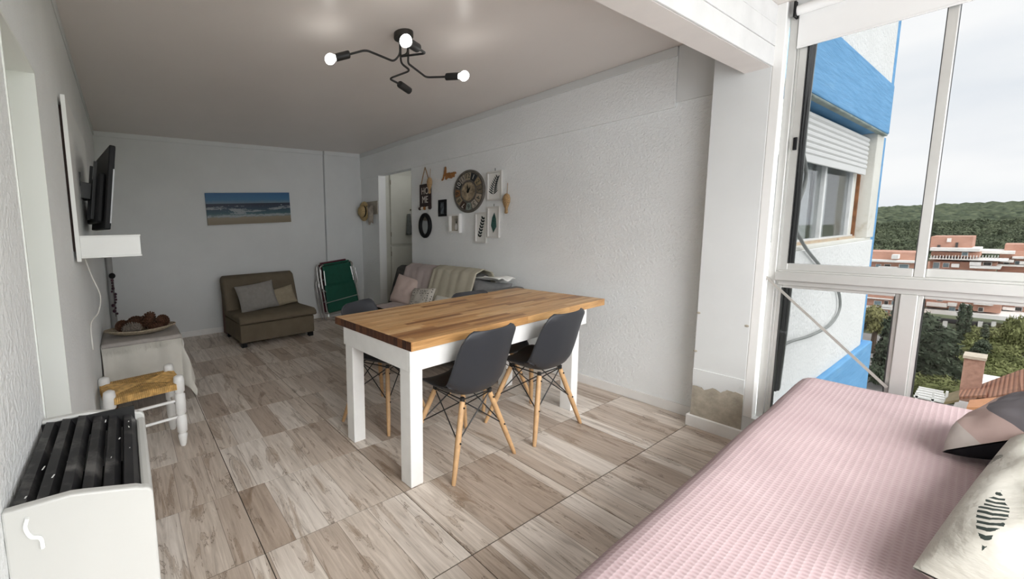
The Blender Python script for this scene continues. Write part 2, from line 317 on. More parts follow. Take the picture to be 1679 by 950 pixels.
# ------------------------------------------------------------------ mesh builder
class MB:
    def __init__(s): s.v = []; s.f = []; s.mi = []; s.uv = {}
    def face(s, idx, m=0): s.f.append(tuple(idx)); s.mi.append(m)
    def box(s, x0, x1, y0, y1, z0, z1, m=0, mat=None):
        k = len(s.v); P = [(x0, y0, z0), (x1, y0, z0), (x1, y1, z0), (x0, y1, z0), (x0, y0, z1), (x1, y0, z1), (x1, y1, z1), (x0, y1, z1)]
        s.v += [tuple(mat @ Vector(p)) for p in P] if mat else P
        for q in ((0, 3, 2, 1), (4, 5, 6, 7), (0, 1, 5, 4), (1, 2, 6, 5), (2, 3, 7, 6), (3, 0, 4, 7)): s.face([k + i for i in q], m)
        return s
    def tube(s, pts, r, n=10, m=0, cap=True, closed=False):
        pts = [Vector(p) for p in pts]; N = len(pts); rr = r if isinstance(r, (list, tuple)) else [r] * N
        k = len(s.v); up = None
        for i, p in enumerate(pts):
            a = pts[(i - 1) % N] if (i > 0 or closed) else p; c = pts[(i + 1) % N] if (i < N - 1 or closed) else p
            t = (c - a); t = t.normalized() if t.length > 1e-9 else Vector((0, 0, 1))
            if up is None: up = t.orthogonal().normalized()
            up = (up - t * up.dot(t)); up = up.normalized() if up.length > 1e-6 else t.orthogonal().normalized()
            w = t.cross(up)
            for j in range(n):
                an = 2 * PI * j / n; s.v.append(tuple(p + (up * math.cos(an) + w * math.sin(an)) * rr[i]))
        R = N if closed else N - 1
        for i in range(R):
            for j in range(n):
                i2 = (i + 1) % N; s.face((k + i * n + j, k + i * n + (j + 1) % n, k + i2 * n + (j + 1) % n, k + i2 * n + j), m)
        if cap and not closed:
            s.face([k + j for j in range(n)][::-1], m); s.face([k + (N - 1) * n + j for j in range(n)], m)
        return s
    def lathe(s, prof, n=16, m=0, mat=None, cap=True):
        """prof: (radius, height) from bottom to top about local z"""
        k = len(s.v)
        for r, z in prof:
            for j in range(n):
                an = 2 * PI * j / n; p = Vector((r * math.cos(an), r * math.sin(an), z)); s.v.append(tuple(mat @ p if mat else p))
        for i in range(len(prof) - 1):
            for j in range(n): s.face((k + i * n + j, k + i * n + (j + 1) % n, k + (i + 1) * n + (j + 1) % n, k + (i + 1) * n + j), m)
        if cap:
            s.face([k + j for j in range(n)][::-1], m); s.face([k + (len(prof) - 1) * n + j for j in range(n)], m)
        return s
    def ball(s, c, r, n=16, h=10, m=0):
        r = (r, r, r) if not isinstance(r, (tuple, list)) else r
        prof = [(max(1e-4, math.sin(PI * i / h)), -math.cos(PI * i / h)) for i in range(h + 1)]
        return s.lathe(prof, n, m, Matrix.Translation(c) @ Matrix.Diagonal((r[0], r[1], r[2], 1)))
    def prism(s, poly, axis, a0, a1, m=0, cap_m=None):
        """poly of 2D points extruded along axis (0,1,2) from a0 to a1"""
        k = len(s.v); n = len(poly)
        def pt(p, a):
            l = list(p); l.insert(axis, a); return tuple(l)
        s.v += [pt(p, a0) for p in poly] + [pt(p, a1) for p in poly]
        cm = m if cap_m is None else cap_m
        s.face([k + i for i in range(n)][::-1], cm); s.face([k + n + i for i in range(n)], cm)
        for i in range(n): s.face((k + i, k + (i + 1) % n, k + n + (i + 1) % n, k + n + i), m)
        return s
    def grid(s, fn, nu, nv, m=0, flip=False, uvf=None):
        k = len(s.v)
        for i in range(nu + 1):
            for j in range(nv + 1):
                u, v = i / nu, j / nv; s.v.append(tuple(fn(u, v)))
                if uvf: s.uv[len(s.v) - 1] = uvf(u, v)
        for i in range(nu):
            for j in range(nv):
                a = k + i * (nv + 1) + j; q = (a, a + nv + 1, a + nv + 2, a + 1); s.face(q[::-1] if flip else q, m)
        return s
    def mesh(s, name, mats, smooth=None, fix=True):
        me = bpy.data.meshes.new(name); me.from_pydata(s.v, [], s.f)
        for mt in (mats if isinstance(mats, (list, tuple)) else [mats]): me.materials.append(mt)
        for p, mi in zip(me.polygons, s.mi): p.material_index = mi
        if s.uv:
            ul = me.uv_layers.new(name='UVMap')
            for lp in me.loops: ul.data[lp.index].uv = s.uv.get(lp.vertex_index, (0, 0))
        if fix:
            bm = bmesh.new(); bm.from_mesh(me); bmesh.ops.recalc_face_normals(bm, faces=bm.faces); bm.to_mesh(me); bm.free()
        if smooth is not None:
            me.shade_smooth()
            if smooth < 179: me.set_sharp_from_angle(angle=math.radians(smooth))
        me.update(); return me
    def build(s, name, mats, parent=None, smooth=None, bevel=0, fix=True, solid=0, sub=0, seg=2):
        o = bpy.data.objects.new(name, s.mesh(name, mats, smooth, fix)); C.objects.link(o)
        if parent: o.parent = parent
        if solid: d = o.modifiers.new('thickness', 'SOLIDIFY'); d.thickness = solid; d.offset = 0
        if sub: d = o.modifiers.new('smooth', 'SUBSURF'); d.levels = sub; d.render_levels = sub
        if bevel:
            d = o.modifiers.new('bevel', 'BEVEL'); d.width = bevel; d.segments = seg; d.limit_method = 'ANGLE'; d.angle_limit = math.radians(40)
        return o
def bx(*a, **k): return MB().box(*a, **k)
def tag(o, label, cat, group=None):
    o['label'] = label; o['category'] = cat
    if group: o['group'] = group
    return o
def struct(o, label=None):
    o['kind'] = 'structure'
    if label: o['label'] = label
    return o
def thing(name, label, cat, loc=(0, 0, 0), rz=0, group=None, rot=None):
    o = bpy.data.objects.new(name, None); C.objects.link(o); o.location = loc; o.rotation_euler = rot if rot else (0, 0, rz); o.empty_display_size = .1
    return tag(o, label, cat, group)
def copy_tree(o, parent=None):
    c = o.copy(); C.objects.link(c); c.parent = parent
    for ch in list(o.children): copy_tree(ch, c)
    return c
def arc(c, r, a0, a1, n=8, plane='xz'):
    out = []
    for i in range(n + 1):
        a = a0 + (a1 - a0) * i / n; out.append((c[0] + r * math.cos(a), c[1] + r * math.sin(a)))
    return out
def smooth_path(pts, k=6):
    P = [Vector(p) for p in pts]; out = []
    for i in range(len(P) - 1):
        p0 = P[max(0, i - 1)]; p1 = P[i]; p2 = P[i + 1]; p3 = P[min(len(P) - 1, i + 2)]
        for j in range(k):
            t = j / k; out.append(.5 * ((2 * p1) + (p2 - p0) * t + (2 * p0 - 5 * p1 + 4 * p2 - p3) * t * t + (3 * p1 - p0 - 3 * p2 + p3) * t ** 3))
    out.append(P[-1]); return out
def text_part(body, size, mat, parent, mtx, name='lettering', extrude=.001, shear=0, spacing=1.0):
    cu = bpy.data.curves.new(name, 'FONT'); cu.body = body; cu.size = size; cu.extrude = extrude; cu.align_x = 'CENTER'; cu.align_y = 'CENTER'; cu.shear = shear; cu.space_line = spacing
    tmp = bpy.data.objects.new('tmp_text', cu); C.objects.link(tmp)
    dg = bpy.context.evaluated_depsgraph_get(); me = bpy.data.meshes.new_from_object(tmp.evaluated_get(dg)); bpy.data.objects.remove(tmp); bpy.data.curves.remove(cu)
    me.materials.clear(); me.materials.append(mat); me.transform(mtx); me.name = name
    o = bpy.data.objects.new(name, me); C.objects.link(o); o.parent = parent; return o
WALLROT = Matrix(((0, 0, -1, 0), (-1, 0, 0, 0), (0, 1, 0, 0), (0, 0, 0, 1)))   # flat xy drawing -> right-hand wall, seen from the room

def pillow_mb(w, h, t, nu=22, seed=0, wr=.012, concave=.06, uv=False):
    """cushion in local xz plane, thickness along y, lower edge at z=0"""
    mb = MB()
    def side(sg):
        def fn(u, v):
            a, b = u * 2 - 1, v * 2 - 1
            px = a * w / 2 * (1 - concave * (1 - b * b) * abs(a)); pz = b * h / 2 * (1 - concave * (1 - a * a) * abs(b))
            th = t / 2 * max(0, (1 - a ** 4)) ** .55 * max(0, (1 - b ** 4)) ** .55
            n = mnoise.noise(Vector((a * 2.1 + seed, b * 2.1, sg * 3 + seed))) * wr + mnoise.noise(Vector((a * 5 + seed, b * 5, sg * 7))) * wr * .5
            e = min(1, (1 - abs(a)) * 5) * min(1, (1 - abs(b)) * 5)
            return (px, sg * (th + n * e + .002), pz + h / 2)
        return fn
    f = (lambda u, v: (u, v)) if uv else None
    mb.grid(side(-1), nu, nu, uvf=f); mb.grid(side(1), nu, nu, flip=True, uvf=f)
    return mb

# ================================================================== SETTING
XL, XR, YB, YF, CZ = -.215, 3.33, 5.75, -1.00, 2.57
OY0_ = 4.30
TX0, TPX, TY0, TPY = 1.15, .7365, 1.61, .489
floor = struct(MB().box(XL, 3.40, YF, YB, -.12, -.003).box(3.40, 4.4, OY0_, YB, -.12, -.003).build('floor', M_('grout', (.055, .045, .036), .95)))
def add_tiles(x0, x1, y0, y1):
    i0 = math.floor((x0 - TX0) / TPX); i1 = math.ceil((x1 - TX0) / TPX); j0 = math.floor((y0 - TY0) / TPY); j1 = math.ceil((y1 - TY0) / TPY)
    cache = {}
    for i in range(i0, i1):
        for j in range(j0, j1):
            cx, cy = TX0 + (i + .5) * TPX, TY0 + (j + .5) * TPY
            e = [max(x0, cx - TPX / 2 + .0024) - cx, min(x1, cx + TPX / 2 - .0024) - cx, max(y0, cy - TPY / 2 + .0024) - cy, min(y1, cy + TPY / 2 - .0024) - cy]
            if e[1] - e[0] < .01 or e[3] - e[2] < .01: continue
            key = tuple(round(a, 4) for a in e)
            if key not in cache: cache[key] = MB().box(e[0], e[1], e[2], e[3], -.004, 0).mesh('tile', MATS['tile'])
            o = bpy.data.objects.new('tile', cache[key]); C.objects.link(o); o.parent = floor; o.location = (cx, cy, random.uniform(-.0006, 0))
add_tiles(XL, XR, YF, YB)
add_tiles(XR, 4.4, 4.40, 5.22)
struct(bx(XL - .12, 3.45, YF - .1, YB + .1, CZ, CZ + .12).build('ceiling', ceil_m))
# left wall with a doorway
JY0, JY1, JZ = 1.325, 1.79, 1.925
wl = MB().box(XL - .12, XL, YF - .1, JY0, 0, CZ).box(XL - .12, XL, JY1, YB, 0, CZ).box(XL - .12, XL, JY0, JY1, JZ, CZ)
struct(wl.build('wall_left', plaster))
d1 = struct(bx(XL - .165, XL - .125, JY0 - .02, JY1 + .02, 0, JZ + .02).build('door_1', jamb_m), 'pale door leaf set deep in the doorway of the left wall')
MB().box(XL - .125, XL - .08, JY0 + .06, JY0 + .075, .98, 1.0).build('door_handle', steel, d1)
t1 = struct(MB().box(XL - .118, XL + .003, JY1 - .005, JY1 + .004, 0, JZ - .006).box(XL - .118, XL + .003, JY0 - .004, JY0 + .005, 0, JZ - .006).box(XL - .118, XL + .003, JY0 - .004, JY1 + .004, JZ - .006, JZ + .004).build('trim_1', jamb_m))
struct(bx(XL, XL + .012, 1.0, YB, CZ - .05, CZ).build('trim_2', plaster_s, bevel=.004))
# back wall, its right part slightly proud
wb = struct(MB().box(XL - .12, 2.675, YB, YB + .12, 0, CZ).build('wall_back', plaster_s))
struct(MB().box(2.69, XR + .12, YB - .025, YB + .12, 0, CZ).build('wall_back_pilaster', plaster_s))
struct(MB().box(XL, 2.675, YB - .014, YB, CZ - .06, CZ).box(2.69, XR - .015, YB - .039, YB - .025, CZ - .06, CZ).build('trim_3', plaster_s, bevel=.004))
struct(MB().box(XL, 2.675, YB - .012, YB, 0, .075).box(2.69, XR, YB - .037, YB - .025, 0, .075).build('baseboard_back', white_trim, bevel=.003))
# right wall
OY0, OY1 = 4.39, 5.21
struct(MB().box(XR, XR + .12, 1.0, OY0, 0, 2.2).box(XR, XR + .12, OY1, YB - .026, 0, 2.17).build('wall_right', plaster))
struct(MB().box(XR - .015, XR + .12, 1.36, YB - .026, 2.17, CZ).build('wall_right_upper_band', plaster))
struct(bx(XR - .012, XR + .12, .98, 1.358, 2.2, CZ).build('wall_right_upper_band_end', plaster_s))
struct(bx(XR - .027, XR - .015, 1.36, YB - .03, CZ - .065, CZ).build('trim_4', plaster_s, bevel=.004))
struct(MB().box(XR - .014, XR, 1.12, OY0, 0, .075).box(XR - .014, XR, OY1, YB - .04, 0, .075).build('baseboard_right', white_trim, bevel=.003))
struct(bx(XR - .004, XR + .125, OY1 - .006, OY1, 0, 2.17).build('trim_5', white_p))
# passage with a built-in closet behind the opening
struct(bx(XR + .12, 4.4, OY0 - .12, OY0, 0, 2.35).build('wall_passage_near', plaster_s)); struct(bx(4.4, 4.5, OY0 - .12, YB + .1, 0, 2.57).build('wall_passage_end', plaster_s))
struct(bx(XR + .12, 4.4, OY0, YB, 2.30, 2.36).build('ceiling_passage', plaster_s))
cl = thing('closet', 'cream built-in closet with stacked flush doors inside the passage', 'closet', (0, 0, 0))
closet_m = M_('closet_paint', (.60, .59, .52), .55, var=.03)
MB().box(3.455, 4.388, 5.262, 5.74, 0, 2.295).build('carcass', closet_m, cl)
for (z0, z1) in ((.12, 1.095), (1.13, 2.20)):
    for k in range(2):
        x0 = 3.57 + k * .41
        dr = bx(x0, x0 + .40, 5.236, 5.260, z0, z1).build('door', closet_m, cl, bevel=.003)
        for hz in (z0 + .12, z1 - .15): MB().tube([(x0 - .004, 5.232, hz), (x0 - .004, 5.232, hz + .07)], .006, 8).build('hinge', hinge_m, dr)
        MB().ball((x0 + .37, 5.222, (z0 + z1) / 2 + (.0)), .014, 10, 6).build('knob', hinge_m, dr, smooth=60)
pl_ = thing('passage_fill_lamp', 'added round white fill lamp, out of view inside the passage', 'lamp', (3.85, 4.75, 2.30))
MB().lathe([(.05, -.06), (.10, -.045), (.12, 0)], 24).build('base', white_p, pl_, smooth=40)
ld = bpy.data.lights.new('passage_fill_light', 'POINT'); ld.energy = .8; ld.shadow_soft_size = .06; lo_ = bpy.data.objects.new('passage_fill_light', ld); C.objects.link(lo_); lo_.parent = pl_; lo_.location = (0, 0, -.13)  # added fixture and light, out of view, to brighten the closet
tw = MB()
def twf(u, v):
    w = .03 + .035 * v; return (3.90 + (u - .5) * 2 * w, 5.205 + .012 * math.sin(u * 9), 1.60 - v * .33)
tw.grid(twf, 10, 8)
tag(tw.build('towel', M_('grey_towel', (.16, .17, .16), .95, var=.2, vscale=30), solid=.01, smooth=60), 'grey towel hanging on the closet door knob', 'towel')
# pillar and beam between room and glazed balcony
pil = struct(MB().box(3.20, 3.42, .845, 1.115, 0, CZ).build('pillar', plaster_s, bevel=.004))
pp = MB(); pts = [(.848, .072)]
for k in range(13): pts.append((.848 + .262 * k / 12, .285 + random.uniform(-.018, .022) + (.03 if k < 5 else 0)))
pts.append((1.112, .072)); pp.prism(pts, 0, 3.196, 3.201)
pp.build('bare_patch', raw_plaster, pil)
MB().prism([(.848 + .262 * k / 12, .29 + random.uniform(-.02, .03) + (.03 if k < 5 else 0)) for k in range(13)] + [(1.112, .40), (.848, .40)], 0, 3.194, 3.2015).build('flaking_paint', plaster_s, pil)
for (y, z) in ((1.105, .78), (1.108, .52), (.86, .74)): MB().ball((3.199, y, z), (.003, .011, .008), 8, 5).build('chip', raw_plaster, pil)
struct(MB().box(3.175, 3.2, .80, 1.13, 0, .078).box(3.2, XR - .015, 1.115, 1.13, 0, .078).build('baseboard_pillar', white_trim, bevel=.003))
beam = struct(bx(XL, 3.42, .853, .965, 2.243, CZ).build('beam', M_('beam_paint', (.74, .70, .67), .7, var=.03)))
for k in range(3):
    z0 = 2.243 + k * .109; bx(XL, 3.215, .842 - .002 * (k % 2), .853, z0 + .0015, min(CZ, z0 + .1075)).build('board', concrete_w, beam, bevel=.003)
# balcony end wall, unseen behind the camera, its opening widened to let daylight in, and solid bits round the glazing
struct(MB().box(XL, 3.45, YF - .1, YF, 0, .12).box(XL, 3.45, YF - .1, YF, 2.53, CZ).box(XL, XL + .05, YF - .1, YF, .12, 2.53).box(3.25, 3.45, YF - .1, YF, .12, 2.53).build('wall_front', plaster_s))
WXI, WXO = 3.262, 3.325
struct(MB().box(3.20, 3.45, YF, .845, 0, .17).box(3.24, 3.45, YF, .845, 2.50, CZ).build('wall_window_sill', plaster_s))
jst = struct(bx(3.20, 3.262, .802, .846, .17, CZ).build('trim_6', white_p, bevel=.004))

# ---- aluminium glazing
win = struct(bpy.data.objects.new('window_1', None)); C.objects.link(win); win['label'] = 'aluminium framed window wall along the bed'
def wbar(name, y0, y1, z0, z1, x0=WXI, x1=WXO, m=alu, parent=win, bevel=.003): return bx(x0, x1, min(y0, y1), max(y0, y1), z0, z1).build(name, m, parent, bevel=bevel)
wbar('frame_jamb', .768, .802, .17, 2.50); wbar('frame_jamb_lip', .757, .768, .17, 2.50, 3.275, 3.325)
wbar('frame_head', YF, .768, 2.455, 2.50); wbar('frame_sill', YF, .757, .17, .215)
wbar('transom', YF, .768, 1.028, 1.078, 3.252, 3.33); wbar('transom_lip', YF, .757, 1.000, 1.028, 3.268, 3.325); wbar('transom_track', YF, .757, 1.078, 1.088, 3.262, 3.328)
ylist = [(.757, .262), (.262, -.262), (-.262, YF + .02)]
for k, (a, b) in enumerate(ylist):
    xo = 3.272 if k % 2 == 0 else 3.296
    sh = thing('sash', '', '', (0, 0, 0)); del sh['label']; del sh['category']; sh.parent = win
    a2, b2 = a + (.0 if k == 0 else .022), b - .012
    wbar('stile', a2 - .034, a2, 1.088, 2.455, xo, xo + .022, alu, sh); wbar('stile', b2, b2 + .034, 1.088, 2.455, xo, xo + .022, alu, sh)
    wbar('rail', b2 + .034, a2 - .034, 1.088, 1.128, xo, xo + .022, alu, sh); wbar('rail', b2 + .034, a2 - .034, 2.42, 2.455, xo, xo + .022, alu, sh)
    wbar('seal', b2 + .031, b2 + .034, 1.128, 2.42, xo - .001, xo + .023, alu_d, sh, 0); wbar('seal', a2 - .034, a2 - .031, 1.128, 2.42, xo - .001, xo + .023, alu_d, sh, 0)
    bx(xo + .009, xo + .013, b2 + .02, a2 - .02, 1.11, 2.43).build('pane', MATS['glass'], sh)
    lt = bx(xo - .012, xo, a2 - .026, a2 - .010, 1.77, 1.84).build('latch', black_plastic, sh, bevel=.003)
for k, (a, b) in enumerate(ylist):
    if k: wbar('mullion', a - .002, a + .052, .215, 1.0, 3.262, 3.325)
    a2 = a - (.002 if k else 0); b2 = b + (.052 if k < 2 else 0)
    fx = thing('fixed_light', '', '', (0, 0, 0)); del fx['label']; del fx['category']; fx.parent = win
    wbar('bead', a2 - .016, a2, .215, 1.0, 3.277, 3.303, alu, fx); wbar('bead', b2, b2 + .016, .215, 1.0, 3.277, 3.303, alu, fx)
    wbar('bead', b2 + .016, a2 - .016, .984, 1.0, 3.277, 3.303, alu, fx); wbar('bead', b2 + .016, a2 - .016, .215, .231, 3.277, 3.303, alu, fx)
    wbar('seal', b2 + .016, b2 + .019, .231, .984, 3.276, 3.304, alu_d, fx, 0); wbar('seal', a2 - .019, a2 - .016, .231, .984, 3.276, 3.304, alu_d, fx, 0)
    bx(3.288, 3.292, b2 + .01, a2 - .01, .225, .99).build('pane', MATS['glass'], fx)
br = thing('diagonal_brace', 'flat grey metal brace running diagonally across the lower window pane', 'brace', (0, 0, 0))
MB().tube([(3.245, .822, 1.062), (3.245, .318, .522)], .0085, 4).build('bar', M_('brace_metal', (.42, .40, .37), .4, metal=.6), br)
MB().box(3.236, 3.262, .812, .830, 1.02, 1.10).build('bracket', M_('brace_bracket', (.45, .42, .38), .5, metal=.5), br, bevel=.003)
for z in (1.035, 1.085): MB().ball((3.234, .82, z), .008, 8, 6).build('bolt', steel, br, smooth=60)
bl = thing('roller_blind', 'white roller blind rolled almost up at the top of the window', 'blind', (0, 0, 0))
MB().tube([(3.235, .77, 2.515), (3.235, YF + .05, 2.515)], .026, 16).build('roller', blind_m, bl, smooth=60)
bx(3.252, 3.255, YF + .06, .765, 2.325, 2.52).build('fabric', blind_m, bl)
bx(3.249, 3.258, YF + .06, .765, 2.318, 2.328).build('hem_bar', blind_m, bl, bevel=.002)
bx(3.205, 3.262, .772, .780, 2.48, 2.56).build('bracket', black_plastic, bl)

# ================================================================== DINING TABLE
tb = thing('dining_table', 'wooden butcher-block dining table on white square legs', 'table', (1.19, 1.585, 0), math.radians(2.6))
TL, TW = 1.925, .79
top = thing('tabletop', '', '', (0, 0, 0)); del top['label']; del top['category']; top.parent = tb
ns = 21; sw = TW / ns; cachem = None
for k in range(ns):
    mb = MB().box(0, TL, 0, sw - .0006, 0, .048)
    mb.mi[3] = 1; mb.mi[5] = 1
    if cachem is None: cachem = mb.mesh('stave', [MATS['stave'], MATS['stave_end']], fix=False)
    o = bpy.data.objects.new('stave', cachem); C.objects.link(o); o.parent = top; o.location = (0, k * sw, .757 + random.uniform(-.0004, .0004))
A0, A1, A2, A3 = .004, 1.70, .016, .69         # apron box: left, right, front, back
for (x0, x1, y0, y1) in ((A0, A1, A2, A2 + .022), (A0, A1, A3 - .022, A3), (A0, A0 + .022, A2 + .022, A3 - .022), (A1 - .022, A1, A2 + .022, A3 - .022)):
    bx(x0, x1, y0, y1, .642, .757).build('apron', white_wood, tb, bevel=.002)
for lx in (A0 + .007, 1.54):
    for ly in (A2 + .009, A3 - .094): bx(lx, lx + .085, ly, ly + .085, 0, .642).build('leg', white_wood, tb, bevel=.003)

# ================================================================== CHAIRS
def make_chair():
    t = thing('dining_chair', 'x', 'chair')
    prof = [(.215, .418), (.205, .432), (.17, .440), (.10, .436), (.02, .428), (-.06, .426), (-.12, .434), (-.165, .458), (-.195, .505), (-.212, .565), (-.226, .63), (-.238, .70), (-.248, .76), (-.255, .80), (-.258, .822), (-.259, .832)]
    hw = [.165, .195, .213, .224, .23, .234, .237, .238, .238, .236, .233, .228, .220, .205, .180, .150]
    n = len(prof)
    def fn(u, v):
        f = u * (n - 1); i = min(n - 2, int(f)); q = f - i
        y = prof[i][0] * (1 - q) + prof[i + 1][0] * q; z = prof[i][1] * (1 - q) + prof[i + 1][1] * q; w = hw[i] * (1 - q) + hw[i + 1] * q
        a = v * 2 - 1
        ty, tz = prof[i + 1][0] - prof[i][0], prof[i + 1][1] - prof[i][1]; L = math.hypot(ty, tz); ny, nz = tz / L, -ty / L   # points up on the seat, forward on the back
        lift = (.030 + .050 * math.sin(PI * min(1, max(0, (u - .05) / .8)))) * abs(a) ** 2.6
        return (a * w, y + ny * lift, z + nz * lift)
    MB().grid(fn, 44, 24).build('shell', chair_shell, t, smooth=180, solid=.006)
    tops = [(.115, .10), (-.115, .10), (-.115, -.12), (.115, -.12)]; feet = [(.262, .195), (-.262, .195), (-.262, -.195), (.262, -.195)]
    legs = []
    for (a, f) in zip(tops, feet):
        p0 = Vector((a[0], a[1], .405)); p1 = Vector((f[0], f[1], 0)); legs.append((p0, p1))
        L = MB().tube([p1 + (p0 - p1) * q for q in (0, .05, .5, 1)], [.0105, .0125, .0165, .0155], 12).build('leg', beech, t, smooth=50)
        out = Vector((f[0] * .3, f[1], 0)).normalized()
        for q in (.93, .50):
            p = p1 + (p0 - p1) * q; MB().tube([p - Vector((0, math.copysign(.021, f[1]) * -1, 0)), p], .0052, 8).build('bolt', black_metal, L)
        MB().tube([p0, p0 + Vector((0, 0, .024))], .013, 8).build('bracket', black_metal, t)
    for i in range(4):
        a, b = legs[i], legs[(i + 1) % 4]
        lo = lambda g: g[1] + (g[0] - g[1]) * .50; hi = lambda g: g[0] + Vector((0, 0, .004))
        MB().tube([hi(a), lo(b)], .0038, 6).build('wire_brace', black_metal, t); MB().tube([hi(b), lo(a)], .0038, 6).build('wire_brace', black_metal, t)
    MB().tube([tops_ + (.415,) for tops_ in tops], .0045, 6, closed=True).build('seat_frame', black_metal, t)
    return t
ch0 = make_chair()
spots = [((1.655, 1.715, 0), 3, 'charcoal shell chair pushed in at the table front, nearest the white front leg'),
         ((2.345, 1.72, 0), 2, 'charcoal shell chair at the table front, farther along beside the right table leg'),
         ((1.565, 2.414, 0), 204, 'charcoal shell chair behind the table, its back showing beside the green folding chair'),
         ((2.44, 2.20, 0), 178, 'charcoal shell chair behind the table, only its back edge showing before the sofa throw')]
for i, (p, a, lb) in enumerate(spots):
    o = ch0 if i == 0 else copy_tree(ch0)
    o.location = p; o.rotation_euler = (0, 0, math.radians(a)); o['label'] = lb; o['group'] = 'charcoal shell chairs round the dining table'

# ================================================================== CEILING LAMP
lc = Vector((1.56, 2.12, 0))
lp = thing('ceiling_lamp', 'black four-arm ceiling lamp with bent arms and round bulbs', 'lamp', (lc.x, lc.y, CZ))
def LP(q, z): return AZ(q, z) - Vector((lc.x, lc.y, CZ))
MB().lathe([(.058, -.032), (.060, -.028), (.060, 0)], 28).build('canopy', M_('lamp_canopy', (.05, .045, .04), .4, metal=.5), lp, smooth=40)
def lamp_arm(stem, pts, sock_end, bulb_c):
    P = [Vector((stem[0], stem[1], -.03)), Vector((stem[0], stem[1], -.13))] + pts
    out = [P[0]]
    for i in range(1, len(P) - 1):      # rounded bends
        a, b, c = P[i - 1], P[i], P[i + 1]; r = min(.028, (a - b).length * .45, (c - b).length * .45)
        s0 = b + (a - b).normalized() * r; s1 = b + (c - b).normalized() * r
        for k in range(6):
            q = k / 5; out.append(s0 * (1 - q) ** 2 + b * 2 * q * (1 - q) + s1 * q * q)
    out.append(P[-1])
    am = MB().tube(out, .0064, 10).build('arm', black_metal, lp, smooth=60)
    a = P[-1]; d = (sock_end - a).normalized(); rot = d.to_track_quat('Z', 'Y').to_matrix().to_4x4(); T = Matrix.Translation(a) @ rot; L = (sock_end - a).length
    MB().lathe([(.012, -.004), (.020, .0), (.0225, .006), (.0225, L), (.018, L), (.016, L - .01)], 20, mat=T).build('socket', black_metal, am, smooth=40)
    if bulb_c is not None:
        e = (sock_end - a).length; hb = .058; R = .031
        pr = [(.013, e - .008), (.016, e + .006)]
        for k in range(1, 13):
            an = -PI * .5 + (.22 + .78 * k / 12) * PI; pr.append((max(.0005, R * math.cos(an)), e + .036 + R * math.sin(an)))
        MB().lathe(pr, 20, mat=T).build('bulb', MATS['bulb'], lp, smooth=180)
za = 2.40
lamp_arm((-.028, 0), [LP((646, 101), 2.405), LP((600, 82), 2.425), LP((573, 89), 2.405)], LP((551, 94.5), 2.39), 1)
lamp_arm((.028, -.008), [LP((669, 104), 2.40), LP((699, 127), 2.38), LP((731, 126), 2.365)], LP((752, 125), 2.355), 1)
lamp_arm((.012, -.026), [LP((654, 93), 2.42), LP((698, 87.5), 2.37), LP((685, 79), 2.35)], LP((670, 70), 2.335), 1)
lamp_arm((-.006, .026), [LP((658, 104), 2.42), LP((673, 116), 2.40), LP((638, 129), 2.36), LP((655, 138), 2.355)], LP((671, 149), 2.345), None)

# ================================================================== HEATER
ht = thing('gas_heater', 'white wall gas heater with worn black louvred top grille', 'heater', (XL, .875, .30))
hm = M_('heater_enamel', (.56, .56, .535), .35, var=.02, vscale=5)
def hp(y0, y1):
    poly = [(0.0, 0), (.226, 0), (.226, .563)] + [(.208 + .018 * math.cos(a), .563 + .018 * math.sin(a)) for a in [PI / 2 * k / 5 for k in range(1, 6)]] + [(.198, .586), (.115, .606), (.095, .610), (.0, .611)]
    return MB().prism(poly, 1, y0, y1)
hp(0, .02).build('side_panel', hm, ht, bevel=.004); hp(.40, .42).build('side_panel', hm, ht, bevel=.004)
bx(.205, .226, .02, .40, 0, .565).build('front_panel', hm, ht, bevel=.006)
bx(0, .205, .02, .40, 0, .45).build('body', M_('heater_inside', (.02, .02, .02), .7), ht)
hg = M_('heater_grille', (.022, .022, .024), .42, var=.2, vscale=20, dirt=((.15, .145, .14), 6, .52, .8), metal=.1, spec=.35)
gr = thing('grille', '', '', (0, 0, 0)); del gr['label']; del gr['category']; gr.parent = ht
for k in range(6):
    x0 = .006 + k * .0335; z0 = .603 - max(0, k - 2) * .0075
    MB().prism([(x0, z0 - .012), (x0 + .004, z0 + .003), (x0 + .021, z0), (x0 + .031, z0 - .02), (x0 + .029, z0 - .022), (x0 + .019, z0 - .006), (x0 + .007, z0 - .004)], 1, .02, .40).build('louvre', hg, gr)
MB().box(0, .203, .395, .401, .55, .603).build('grille_edge', black_metal, ht)
for k in range(16):
    bx0 = random.uniform(.02, .19); by0 = random.uniform(.04, .36); zz = .603 - max(0, (bx0 - .006) // .0335 - 2) * .0075 + .0006
    a = random.uniform(-.4, .4); l = random.uniform(.003, .016)
    MB().box(-.0012, .0012, -l / 2, l / 2, 0, .0008, mat=Matrix.Translation((bx0, by0, zz)) @ Matrix.Rotation(a, 4, 'Z')).build('paint_speck', white_p, ht)
dp = [(.034, -.0025, .592), (.030, -.0025, .575), (.036, -.0025, .556), (.048, -.0025, .548), (.050, -.0025, .528)]
MB().tube(smooth_path(dp, 5), .0035, 6).build('paint_drip', white_gloss, ht)

